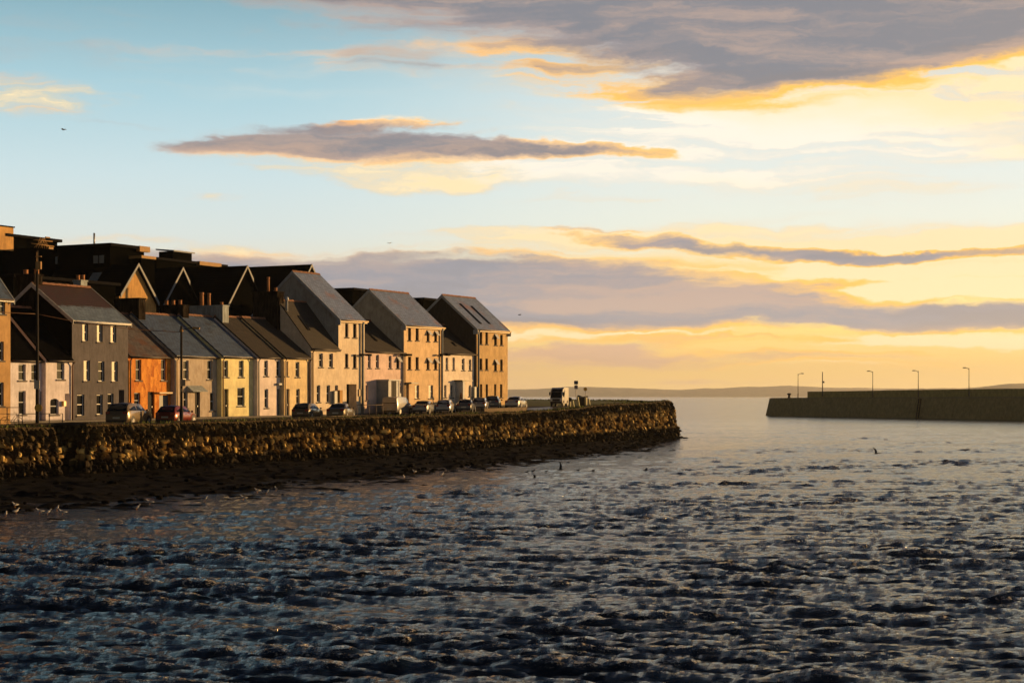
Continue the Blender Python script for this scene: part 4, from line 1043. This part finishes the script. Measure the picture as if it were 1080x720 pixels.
def car(kind, label, pm, px, Y, az, scale=1.0, group='cars parked along the quay', side_glass=True, cat='car'):
    C = CARS[kind]; L, Wd = C['L']*scale, C['Wd']*scale; hw = Wd/2
    X = (px-540)/F*Y; z = zg(Y)+.015
    root = empty('parked_van' if kind == 'van' else 'parked_car', (X, Y, z), R(90)-R(az)); tag(root, label, cat, group)
    st = [(s[0]*L-L/2, s[1]*scale, s[2]*scale, s[3]*hw, s[4]*hw) for s in C['st']]
    ncol = 11; P_ = np.zeros((len(st), ncol, 3))
    zb = .24*scale
    for i, (x, zbelt, zr, w, wr) in enumerate(st):
        prof = [(w*.86,zb),(w*.97,zb+.10),(w,zb+.30*scale),(w*.985,zbelt),(wr+(w*.985-wr)*.08,zr-.05*(zr>zbelt+.1)),(wr*.75,zr+.0)]
        pts = [(-a,b_) for a,b_ in prof][:5] + [(0,zr+.015)] + [(a,b_) for a,b_ in prof][:5][::-1]
        for j, (a, b_) in enumerate(pts): P_[i,j] = (x, a, b_)
    body = grid_mesh('body', P_, pm, parent=root, smooth=True)
    me = body.data
    bm = bmesh.new(); bm.from_mesh(me); bm.verts.ensure_lookup_table()
    for i in (0, len(st)-1): bm.faces.new([bm.verts[i*ncol+j] for j in range(ncol)])
    bm.faces.new([bm.verts[i*ncol] for i in range(len(st))] + [bm.verts[i*ncol+ncol-1] for i in range(len(st))][::-1])
    bmesh.ops.recalc_face_normals(bm, faces=bm.faces)
    for e in bm.edges:
        if len(e.link_faces) == 2 and e.calc_face_angle(0) > R(38): e.smooth = False
    bm.to_mesh(me); bm.free()
    def V(i, j, out=.012):
        p = Vector(P_[i,j]); return p
    def patch(name, quad, shrink, n_out, mat):
        q_ = [Vector(p) for p in quad]; c = sum(q_, Vector())/len(q_)
        MB().poly([c+(p-c)*shrink+Vector(n_out) for p in q_]).build(name, mat, root)
    # rear and front screens
    a, b_ = C['rw']; patch('rear_window', [P_[a][3]*.0+P_[a][3], P_[b_][4], P_[b_][6], P_[a][7]], .82, (-.05,0,.045), M_cglass)
    a, b_ = C['ww']; patch('windscreen', [P_[a][4], P_[b_][3], P_[b_][7], P_[a][6]], .86, (.045,0,.05), M_cglass)
    a, b_ = C['g']
    if side_glass:
        for sgn, jb, jt in ((-1,3,4),(1,7,6)):
            idx = list(range(a-1, b_+1)); split = idx[len(idx)//2]
            for nm, ids in (('side_window', [i for i in idx if i <= split]), ('side_window', [i for i in idx if i >= split])):
                if kind == 'van' and ids[0] < split: continue
                lo = [P_[i][jb] for i in ids]; hi = [P_[i][jt] for i in ids][::-1]
                q_ = [Vector(p) for p in lo+hi]; c = sum(q_, Vector())/len(q_)
                MB().poly([Vector((c.x+(p.x-c.x)*.90, p.y+sgn*.018, c.z+(p.z-c.z)*.76)) for p in q_]).build(nm, M_cglass, root)
    # wheels, arches, lights, bumpers
    wr_ = .32*scale
    for fx in (.19, .81):
        for sgn in (-1, 1):
            cx = fx*L-L/2; cy = sgn*(hw-.10)
            MB().lathe([(wr_+.07,-.06),(wr_+.07,.06)], (cx, sgn*(hw-.058), wr_+.03), 20, 1).build('wheel_arch', M_trim, root)
            w_ = MB().lathe([(wr_*.7,-.1),(wr_*.97,-.1),(wr_,-.05),(wr_,.06),(wr_*.96,.11),(wr_*.66,.115)], (cx, cy, wr_), 20, 1).build('wheel', M_tyre, root)
            rm = MB().lathe([(wr_*.64,-.02),(wr_*.64,.02)], (cx, cy+sgn*.105, wr_), 16, 1)
            for k in range(5):
                t = k*2*math.pi/5; rm.box((cx-.03+math.cos(t)*wr_*.33, cy+sgn*.125-.012, wr_-.03+math.sin(t)*wr_*.33),(cx+.03+math.cos(t)*wr_*.33, cy+sgn*.125+.012, wr_+.03+math.sin(t)*wr_*.33))
            rm.build('rim', M_rim, w_)
    zl = .78*scale*(1.15 if kind in ('suv','van') else 1)
    for sgn in (-1, 1):
        MB().box((-L/2-.012+.05, sgn*hw*.70-.12, zl-.13),(-L/2+.16, sgn*hw*.70+.17*1, zl+.14)).build('tail_light', M_tail, root)
        MB().box((L/2-.22, sgn*hw*.60-.16, zl-.18),(L/2-.02, sgn*hw*.60+.16, zl-.02)).build('headlight', M_head, root)
        MB().ell((L*.18, sgn*(hw+.10), (C['st'][4][1]+.06)*scale), (.07,.11,.08)).build('mirror', pm, root)
        dh = MB()
        for dx in (-.05*L, .14*L): dh.box((dx, sgn*hw*1.0-.01, .80*scale),(dx+.16, sgn*hw*1.0+.03, .84*scale))
        dh.build('door_handle', M_trim, root)
    MB().box((-L/2-.035, -.27, .52*scale),(-L/2+.05, .27, .64*scale)).build('number_plate', M_plate, root)
    MB().box((-L/2-.03, -hw*.82, .27),(-L/2+.2, hw*.82, .42)).build('bumper', M_trim, root)
    MB().box((L/2-.2, -hw*.74, .26),(L/2+.03, hw*.74, .40)).build('bumper', M_trim, root)
    return root
car('suv', 'black-backed off-roader with gold-lit flank, leftmost of the parked vehicles', paint('sun_tinted_car_paint', (.17,.13,.08)), 136.5, 125, 12)  # warm brown base imitates gold sunlight on a dark car
car('hatch', 'small dark red hatchback in front of the tan house by the lamp post', paint('dark_red_paint', (.17,.022,.014)), 186, 128, 14)
car('hatch', 'black hatchback in front of the amber cottage, left of a matching pair', paint('black_paint', (.16,.13,.08)), 324.5, 150, 13)
car('saloon', 'dark saloon in front of the first tall gable, right of the pair', paint('navy_black_paint', (.16,.13,.09)), 359.5, 151, 7)
car('van', 'grey panel van parked before the porch of the salmon house', paint('grey_van_paint', (.20,.20,.21)), 419.5, 178, 20, cat='van')
car('saloon', 'silver saloon directly right of the grey van', paint('silver_paint', (.34,.36,.38), .5), 448, 180, 11)
car('hatch', 'pale silver hatchback, second car right of the grey van', paint('pale_silver_paint', (.46,.48,.50), .4), 470, 183, 6.5)
car('saloon', 'dark grey car before the cream house with the door hood', paint('gunmetal_paint', (.13,.14,.16), .4), 491.5, 186, 5)
car('hatch', 'light grey small car half hidden behind the dark grey one before the cream house', paint('light_grey_paint', (.34,.34,.36), .4), 507, 191, 6)
car('suv', 'dark blue-grey car parked before the last golden gable house', paint('blue_grey_paint', (.12,.14,.17), .4), 520, 195, 4, scale=.9)
car('saloon', 'silver-white saloon parked alone past the end of the houses', paint('white_silver_paint', (.48,.50,.52), .3), 544.5, 195, 14)
# the small box van facing the river bridge
Yv = 201; root = empty('parked_van', ((590-540)/F*Yv, Yv, zg(Yv)+.01), R(90)-R(198)); tag(root, 'small white box-bodied van facing us with dark windscreen, beside the bollards', 'van', None)
M_vw = paint('white_van_paint', (.62,.62,.60), 0, .4)
MB().prism([(-1.35,.38),(.9,.38),(1.32,.45),(1.36,.95),(1.18,1.75),(.85,2.12),(.4,2.25),(-1.2,2.25),(-1.35,2.1)], 1, -.74, .74).build('body', M_vw, root)
MB().poly([(1.365,-.66,1.02),(1.365,.66,1.02),(1.20,.62,1.76),(1.20,-.62,1.76)]).poly([(1.205,-.64,1.78),(1.205,.64,1.78),(.9,.6,2.1),(.9,-.6,2.1)]).build('windscreen', M_cglass, root)
MB().box((1.3,-.70,.42),(1.38,.70,.62)).build('bumper', M_trim, root)
MB().box((1.34,-.45,.66),(1.375,.45,.92)).build('grille', M_trim, root)
for sgn in (-1,1):
    MB().box((1.33,sgn*.58-.12,.76),(1.40,sgn*.58+.12,.94)).build('headlight', M_head, root)
    MB().box((.95,sgn*.86-.09,1.35),(1.08,sgn*.86+.09,1.72)).build('mirror', M_trim, root)
    MB().poly([(.45,sgn*.745,1.15),(1.05,sgn*.745,1.15),(.8,sgn*.745,1.75),(.45,sgn*.745,1.75)]).build('side_window', M_cglass, root)
    for x_ in (-.85,.78):
        w_ = MB().lathe([(.22,-.09),(.33,-.09),(.34,.05),(.31,.10),(.2,.10)], (x_,sgn*.66,.34), 18, 1).build('wheel', M_tyre, root)
        MB().lathe([(.2,-.02),(.2,.02)], (x_,sgn*.77,.34), 14, 1).build('rim', M_rim, w_)
        MB().lathe([(.4,-.02),(.4,.02)], (x_,sgn*.728,.38), 16, 1).build('wheel_arch', M_trim, root)
# ------------------------------------------------------------------ street furniture
def onq(px, w):   # where that photo column crosses a line w metres inland of the quay edge
    return qpt(qsw(px, w), -w)
def qsw(px, w):
    m = (px-540)/F; o_ = qpt(0, -w); return (m*o_.y-o_.x)/(QDn.x-m*QDn.y)
# timber pole with fittings
def atp(px, Y): return Vector(((px-540)/F*Y, Y, zg(Y)))
p1 = atp(39.3, 119); zt1 = zpy(264, 119)
e_ = empty('utility_pole', p1); tag(e_, 'tall tarred timber pole with two small signs and lit fittings, before the white house', 'utility pole')
MB().tube([(0,0,-.3),(0,0,zt1-p1.z)], .13, 10, .075).build('post', M_wood, e_)
hh_ = lambda py: zpy(py, 119)-p1.z
MB().box((-.1,-.1,hh_(271)),(.28,.1,hh_(270))).box((-.05,-.25,hh_(284)),(.3,.05,hh_(276))).tube([(0,-.15,hh_(286)),(0,-.15,hh_(266))], .04, 6).build('insulator_bracket', M_gold, e_)
MB().box((-.16,-.24,hh_(410)),(.22,-.16,hh_(401))).build('notice_board', plain('cream_notice', (.55,.47,.36), .6), e_)
MB().lathe([(.27,-.02),(.27,.02)], (.14,-.22,hh_(430)), 18, 1).build('round_sign', plain('amber_sign', (.75,.42,.06), .5), e_)
p2 = atp(191.3, 126); zt2 = zpy(343.5, 126)
e_ = empty('street_lamp', p2); tag(e_, 'black lamp post with a side arm in front of the tan house', 'street lamp')
hh2 = lambda py: zpy(py, 126)-p2.z
MB().tube([(0,0,-.2),(0,0,1.2)], .14, 10).tube([(0,0,1.2),(0,0,zt2-p2.z)], .10, 10, .08).build('post', M_wood, e_)
MB().tube([(0,0,hh2(348)),(.5,-.1,hh2(346.2)),(1.0,-.2,hh2(346))], .035, 6).build('arm', M_wood, e_)
MB().prism([(.85,-.06),(1.35,-.1),(1.4,.04),(.9,.1)], 1, -.32, -.06).build('lamp_head', M_gold, e_).location = (0,0,hh2(346))
MB().lathe([(.13,0),(.15,.1),(.13,.2)], (0,0,hh2(350)), 10).build('collar', M_gold, e_)
MB().box((-.06,-.2,hh2(407)),(.34,-.11,hh2(400))).build('notice_board', plain('tan_notice', (.42,.30,.18), .6), e_)
MB().box((-.02,-.2,hh2(413)),(.14,-.11,hh2(409.5))).build('small_plate', plain('tan_notice', (.42,.30,.18), .6), e_)
def cable(a, b_, sag, label):
    pts_ = [a.lerp(b_, t)+Vector((0,0,-sag*4*t*(1-t))) for t in np.linspace(0,1,24)]
    tag(MB().tube(pts_, .022, 5).build('overhead_cable', plain('cable_sheath', (.16,.07,.025), .6)), label, 'cable', 'overhead cables')
cable(Vector((p1.x,p1.y,zpy(331,119))), Vector((p2.x,p2.y,zpy(350,126))), .25, 'overhead cable from the timber pole to the lamp post, crossing the grey house')
cable(Vector((p1.x-14,p1.y-16,zpy(331,119)+1.5)), Vector((p1.x,p1.y,zpy(331,119))), .4, 'overhead cable leaving the timber pole towards the left edge')
# railings
M_rail = plain('rusty_grey_rail', (.13,.10,.09), .6)
def railing(pxs, Y0, Y1, hgt, label, mids=1):
    n = len(pxs); pts_ = [atp(px, Y0+(Y1-Y0)*i/(n-1)) for i, px in enumerate(pxs)]
    e_ = empty('railing', pts_[0]); tag(e_, label, 'railing')
    o_ = pts_[0]
    for p in pts_: q_ = p-o_; MB().tube([tuple(q_-Vector((0,0,.1))), tuple(q_+Vector((0,0,hgt)))], .035, 6).build('post', M_rail, e_)
    MB().tube([tuple(p-o_+Vector((0,0,hgt))) for p in pts_], .03, 6).build('handrail', M_rail, e_)
    for k in range(mids): MB().tube([tuple(p-o_+Vector((0,0,hgt*(k+1)/(mids+1)))) for p in pts_], .02, 6).build('mid_rail', M_rail, e_)
railing([23.5,39,52,66], 124, 125, .88, 'plain grey railing before the two white houses')
railing([-20,-8,7.5,20], 122, 123, 1.35, 'taller rust-tinted railing at the left edge', 2)
railing([377,389.5,397,404], 172, 175, 1.05, 'short pale railing between the dark saloon and the grey van', 0)
# bicycle
pb = atp(12, 121.5); e_ = empty('bicycle', pb, R(-8)); tag(e_, 'old dark bicycle leaning by the railing at the far left', 'bicycle')
M_bk = plain('bicycle_paint', (.05,.03,.025), .5)
for x_ in (-.5,.52):
    w_ = MB()
    for k in range(24):
        a, b_ = 2*math.pi*k/24, 2*math.pi*(k+1)/24; w_.tube([(x_+.33*math.cos(a),0,.34+.33*math.sin(a)),(x_+.33*math.cos(b_),0,.34+.33*math.sin(b_))], .02, 5, caps=False)
    for k in range(8): a = 2*math.pi*k/8; w_.tube([(x_,0,.34),(x_+.33*math.cos(a),0,.34+.33*math.sin(a))], .004, 4)
    w_.build('wheel', M_tyre, e_)
MB().tube([(-.5,0,.34),(-.08,0,.32),(-.2,0,.85),(-.5,0,.34)], .017, 6).tube([(-.18,0,.78),(.36,0,.86),(-.08,0,.32)], .017, 6).tube([(.34,0,.95),(.52,0,.34)], .017, 6).build('frame', M_bk, e_)
MB().tube([(.30,-.25,1.02),(.36,-.1,1.0),(.36,.1,1.0),(.30,.25,1.02)], .015, 6).build('handlebar', M_steel, e_)
MB().box((-.34,-.06,.88),(-.08,.06,.93)).build('saddle', M_trim, e_)
# low walls on the quay edge
def lowwall(pa, pb_, h_, label, w0=.55):
    a, b_ = qsw(pa, w0), qsw(pb_, w0); A_, B_ = qpt(a,-w0), qpt(b_,-w0); n_ = max(2, int((b_-a)/1.5)); mb = MB()
    for i in range(n_):
        s0, s1 = a+(b_-a)*i/n_, a+(b_-a)*(i+1)/n_
        p = [qpt(s0,-w0),qpt(s1,-w0),qpt(s1,-w0-.4),qpt(s0,-w0-.4)]; zz_ = [zg(q_.y) for q_ in p]
        lo = [(q_.x,q_.y,z-.2) for q_, z in zip(p, zz_)]; hi = [(q_.x,q_.y,z+h_) for q_, z in zip(p, zz_)]
        mb.poly(hi)
        mb.poly([lo[0],lo[1],hi[1],hi[0]]); mb.poly([lo[2],lo[3],hi[3],hi[2]])
        if i == 0: mb.poly([lo[0],lo[3],hi[3],hi[0]])
        if i == n_-1: mb.poly([lo[1],lo[2],hi[2],hi[1]])
    tag(mb.build('low_wall', M_conc), label, 'low wall', 'low concrete walls on the quay edge')
lowwall(511, 556, .72, 'long low brown concrete wall on the quay edge in front of the last cars')
lowwall(341, 377, .42, 'short low brown concrete wall below the dark saloon')
# bollards with a yellow-white base colour, leaning
M_bol = plain('yellow_white_paint', (.72,.66,.34), .6, var=.3)
for i, (px, hb, lean, w_, wd2) in enumerate(((601,.95,.0,1.0,'upright and nearest the van'),(605.3,1.0,-.16,1.3,'short and leaning left, second from the van'),(611,1.35,-.16,1.2,'the tallest, leaning left, in the middle'),(617.9,1.25,-.03,1.2,'stout and upright, in front of the dark bin'),(622,1.0,-.14,1.6,'leaning left, farthest right of the row'))):
    p = onq(px, w_); o_ = MB().lathe([(.11,-.1),(.11,hb-.08),(.10,hb-.03),(.05,hb)], (0,0,0), 10).build('bollard', M_bol)
    o_.location = (p.x,p.y,zg(p.y)); o_.rotation_euler = (0, lean, 0)
    tag(o_, 'yellow-white bollard, '+wd2, 'bollard', 'bollards on the quay')
def sign(px, w_, label, kind):
    p = onq(px, w_); z0 = zg(p.y); e_ = empty('road_sign', (p.x,p.y,z0), R(-6)); tag(e_, label, 'sign')
    if kind == 'sq':
        h_ = zpy(401.4, p.y)-z0
        MB().tube([(0,0,-.1),(0,0,h_)], .035, 8).build('post', M_steel, e_)
        MB().box((-.23,-.07,h_-.42),(.23,-.04,h_)).build('blue_plate', plain('navy_sign', (.02,.035,.09), .4), e_)
        MB().box((-.2,-.07,h_-.96),(.2,-.04,h_-.52)).build('white_plate', plain('pinkish_sign', (.42,.36,.38), .5), e_)
        MB().box((-.12,-.076,h_-.70),(.12,-.071,h_-.66)).box((-.12,-.076,h_-.80),(.06,-.071,h_-.77)).build('lettering_lines', M_dark, e_)
    else:
        h_ = zpy(408.3, p.y)-z0
        MB().tube([(0,0,-.1),(0,0,h_)], .03, 8).build('post', M_steel, e_)
        MB().lathe([(.22,-.015),(.22,.015)], (0,-.05,h_-.22), 20, 1).build('disc', plain('amber_sign', (.75,.42,.06), .5), e_)
sign(607.6, 2.2, 'tall sign post with a navy square above a pale square, among the bollards', 'sq')
sign(617.4, 2.6, 'post with a round yellow sign behind the bollards', 'rd')
p = onq(614.6, 4.0); z0 = zg(p.y); e_ = empty('litter_bin', (p.x,p.y,z0), R(-15)); tag(e_, 'dark two-lidded bin behind the bollards', 'bin')
MB().prism([(-.5,.06),(.5,.06),(.55,1.05),(-.55,1.05)], 1, -.35, .35).build('body', M_trim, e_)
MB().prism([(-.6,1.06),(-.02,1.06),(-.02,1.12),(-.55,1.3)], 1, -.38, .38).build('lid', M_dark, e_); MB().prism([(.02,1.06),(.6,1.06),(.55,1.2),(.02,1.12)], 1, -.38, .38).build('lid', M_dark, e_)
p = onq(600.8, 5.5); z0 = zg(p.y); e_ = empty('litter_bin', (p.x,p.y,z0)); tag(e_, 'small dark round bin between the box van and the bollards', 'bin')
MB().lathe([(.22,0),(.26,.1),(.26,.8)], (0,0,0), 12).build('body', M_trim, e_); MB().lathe([(.28,.8),(.28,.86),(.2,.98),(.05,1.02)], (0,0,0), 12).build('lid', M_dark, e_)
p = onq(676, 1.2); o_ = MB().lathe([(.16,0),(.18,.05),(.12,.12),(.12,.3),(.2,.36),(.2,.44),(.1,.48)], (0,0,0), 10).build('mooring_post', M_dark); o_.location = (p.x,p.y,zg(p.y)); tag(o_, 'small dark mooring post on the grass near the corner of the quay', 'mooring post')
# shrub in a tub by the cream house door
hS = h13; x = hS['lx'](479); e_ = empty('potted_shrub', tuple(hS['o']+D*x+NF*.9)[:2]+(hS['zb']+.2,), 0); tag(e_, 'orange-leaved shrub in a dark tub by the hooded door of the cream house', 'shrub')
MB().lathe([(.24,0),(.32,.1),(.36,.5),(.3,.5)], (0,0,0), 12).build('tub', M_trim, e_)
mb = MB(); rr_ = random.Random(5)
for i in range(420):
    a, r_, z = rr_.uniform(0,6.28), rr_.uniform(0,.42)**.8*.6, rr_.uniform(.55,1.75); s_ = .07
    c = Vector((math.cos(a)*r_*(1.9-z)*.8, math.sin(a)*r_*(1.9-z)*.8, z)); mb.poly([c+Vector((rr_.uniform(-s_,s_),rr_.uniform(-s_,s_),rr_.uniform(-s_,s_))) for _ in range(3)])
mb.build('foliage', plain('autumn_leaves', (.32,.12,.02), .8, var=.6), e_)
mb = MB(); mb.tube([(0,0,.45),(.03,0,1.3)], .03, 6).build('stem', M_wood, e_)
# rocks on the foreshore: nobody could count them
rnd = random.Random(11); mb = MB()
def shore_z(s_, d):
    i = int(np.clip((s_+55)/.35, 0, len(sf)-1)); w0_ = DD[i,0]; w1_ = DD[i,-1]; j = int(np.clip((d-w0_)/(w1_-w0_)*59, 0, 59)); return hf[i,j]
for i in range(700):
    s_ = rnd.uniform(-25, QL-2); wmax = float(np.interp(s_, [a for a,b_ in prj], [b_ for a,b_ in prj]))
    d = rnd.uniform(.6, wmax*1.02+.5) if rnd.random() < .7 else rnd.gauss(wmax, .8)
    p = qpt(s_, d); r_ = rnd.uniform(.06,.2)*(1.6 if rnd.random() < .06 else 1)
    mb.ell((p.x,p.y,shore_z(s_, d)+r_*.2), (r_*rnd.uniform(.8,1.7), r_*rnd.uniform(.8,1.4), r_*.6), 7, 5, .16, rnd)
o_ = mb.build('rocks', fs.data.materials[0], smooth=False); tag(o_, 'loose dark rocks scattered over the weedy foreshore', 'rocks', kind='stuff')
# ------------------------------------------------------------------ birds
M_gb = plain('gull_white', (.7,.7,.72), .8); M_gg = plain('gull_grey', (.24,.25,.28), .8); M_dk = plain('dark_plumage', (.025,.022,.02), .8); M_beak = plain('gull_beak', (.5,.22,.04), .5)
def loft(mb, pts_, n=8):
    """pts: (x, y, z, ry, rz)"""
    i0 = len(mb.v)
    for (x, y, z, ry, rz) in pts_:
        for j in range(n): t = 2*math.pi*j/n; mb.v.append((x, y+ry*math.cos(t), z+rz*math.sin(t)))
    for k in range(len(pts_)-1):
        for j in range(n): mb.f.append((i0+k*n+j, i0+k*n+(j+1)%n, i0+(k+1)*n+(j+1)%n, i0+(k+1)*n+j)); mb.sm.append(True)
    mb.f.append(tuple(i0+j for j in range(n))); mb.f.append(tuple(i0+(len(pts_)-1)*n+j for j in range(n))); mb.sm += [False]*2
def gull_stand(loc, rz, s_, label, group, swim=False, dark=False):
    e_ = empty('gull' if not dark else 'duck', loc, rz); e_.scale = (s_,)*3; tag(e_, label, 'gull' if not dark else 'duck', group)
    dz = -.13 if swim else 0
    mb = MB(); loft(mb, [(-.27,0,.17+dz,.01,.008),(-.2,0,.175+dz,.035,.02),(-.1,0,.185+dz,.065,.055),(.0,0,.20+dz,.08,.075),(.09,0,.225+dz,.07,.075),(.15,0,.27+dz,.042,.055),(.17,0,.33+dz,.036,.042),(.2,0,.36+dz,.04,.038),(.24,0,.355+dz,.022,.02),(.255,0,.35+dz,.008,.008)])
    mb.build('body', M_dk if dark else M_gb, e_)
    w_ = MB(); 
    for sg in (-1,1): loft(w_, [(-.31,sg*.02,.19+dz,.008,.006),(-.15,sg*.055,.215+dz,.018,.035),(0,sg*.072,.225+dz,.018,.05),(.08,sg*.066,.24+dz,.012,.035)])
    w_.build('folded_wings', M_dk if dark else M_gg, e_)
    MB().poly([(.25,-.008,.36+dz),(.25,.008,.36+dz),(.31,0,.345+dz)]).poly([(.25,-.008,.345+dz),(.25,.008,.345+dz),(.31,0,.345+dz)]).poly([(.25,-.008,.36+dz),(.25,-.008,.345+dz),(.31,0,.345+dz)]).poly([(.25,.008,.36+dz),(.25,.008,.345+dz),(.31,0,.345+dz)]).build('beak', M_beak, e_)
    if not swim:
        for sg in (-1,1): MB().tube([(.0,sg*.03,.14),(.01,sg*.03,.0)], .008, 5).box((-.01,sg*.03-.02,0),(.05,sg*.03+.02,.008)).build('leg', M_beak, e_)
    return e_
def gull_fly(loc, rz, s_, label, dihed, dark=True, tilt=0.):
    e_ = empty('gull', loc, rz); e_.scale = (s_,)*3; e_.rotation_euler = (tilt, 0, rz); tag(e_, label, 'gull', 'gulls flying over the river')
    mb = MB(); loft(mb, [(-.26,0,0,.03,.006),(-.18,0,0,.03,.02),(-.05,0,0,.06,.055),(.08,0,.01,.055,.055),(.17,0,.03,.035,.036),(.22,0,.035,.03,.028),(.25,0,.03,.01,.01)])
    mb.build('body', M_dk if dark else M_gb, e_)
    for sg in (-1,1):
        a1, a2 = dihed; w_ = MB()
        y1, z1 = math.cos(a1)*.26*sg, math.sin(a1)*.26; y2, z2 = y1+math.cos(a2)*.34*sg, z1+math.sin(a2)*.34
        top_ = [(.09,sg*.03,.03),(.13,y1,z1),(.0,y2*.9,z2*.95+0),(-.12,y2,z2),(-.04,y2*.85,z2*.85),(-.06,y1,z1),(-.08,sg*.03,.02)]
        w_.poly([(a,b_,c+.012) for a,b_,c in (top_[0],top_[1],top_[5],top_[6])]); w_.poly([(a,b_,c+.012) for a,b_,c in (top_[1],top_[2],top_[3],top_[4],top_[5])])
        w_.poly([(a,b_,c-.006) for a,b_,c in (top_[0],top_[1],top_[5],top_[6])]); w_.poly([(a,b_,c-.006) for a,b_,c in (top_[1],top_[2],top_[3],top_[4],top_[5])])
        w_.build('wing', M_dk if dark else M_gb, e_)
    return e_
gulls = [(6,538,'leftmost gull at the edge of the dark shore'),(16,530,'second gull from the left edge, standing above its neighbour'),(17,535,'second gull from the left edge, the lower of a close pair'),(42,535,'leftmost gull of the cluster below the wall recess'),(50,536,'gull in the middle of the cluster below the wall recess'),
  (60,532,'gull standing higher than the cluster below the wall recess'),(66,536,'rightmost gull of the cluster below the wall recess'),(144,531,'bright lone gull at the water edge below the off-roader'),(158,525.5,'lone gull on the rocks below the off-roader'),(216,522,'large pale gull on the shore below the lamp post'),
  (257,521,'gull at the water edge below the yellow cottage'),(271.5,513.5,'left gull of the three below the pink cottage'),(281,515,'middle, lowest gull of the three below the pink cottage'),(291,512,'right gull of the three below the amber cottage'),(437,494.5,'gull on the shore below the grey van'),
  (426,499.5,'gull at the water edge left of the one below the grey van'),(466,497,'gull at the water edge below the silver cars'),(515,494,'gull at the water edge below the long low wall')]
for i, (px, py, lb) in enumerate(gulls):
    Y = (H-.25)*F/(py-418+2); X = (px-540)/F*Y; v_ = Vector((X,Y,0))-Q0
    s_, d = v_.dot(QDn), v_.dot(QN); z = max(shore_z(s_, d), .02)
    gull_stand((X,Y,z+.02), random.uniform(-3.1,3.1), .75, lb, 'gulls on the foreshore')
sw = [(556.5,498.5,'leftmost of the small dark birds afloat beside the shore'),(562,498,'small dark floating bird right behind the leftmost one'),(576.5,498,'dark floating bird just left of the flapping gull'),(610,497,'small dark floating bird right of the flapping gull'),(626,497,'rightmost small floating bird right of the flapping gull')]
for px, py, lb in sw:
    Y = H*F/(py-418); gull_stand(((px-540)/F*Y, Y, .04), random.uniform(-.5,.5), .62, lb, 'birds afloat near the shore', swim=True, dark=True)
def fly(px, py, Y, *a, **k): return gull_fly(((px-540)/F*Y, Y, zpy(py, Y)), *a, **k)
fly(591, 495, 115, R(-5), .85, 'dark gull with raised wings flapping just above the water below the bollards', (R(75), R(80)))
fly(563.5, 503.5, 108, R(10), .6, 'small dark gull skimming the water left of the flapping one', (R(50), R(25)))
fly(681, 495.5, 125, R(-20), .8, 'dark gull gliding low over the water below the quay corner', (R(15), R(-12)), tilt=R(20))
fly(924, 478, 140, R(20), 1.0, 'dark gull banking low over the water below the far pier', (R(40), R(20)), tilt=R(25))
fly(1018, 475, 150, R(100), .8, 'small gull low over the water near the right edge', (R(35), R(10)))
fly(67, 137, 160, R(160), .9, 'pale gull high in the sky at upper left', (R(25), R(-10)), dark=False)
fly(411, 256.5, 200, R(60), .8, 'tiny far gull in the sky above the middle gable', (R(20), R(-10)), dark=False)
fly(548, 332, 200, R(30), .8, 'tiny dark gull in the sky right of the last gable', (R(20), R(-10)))
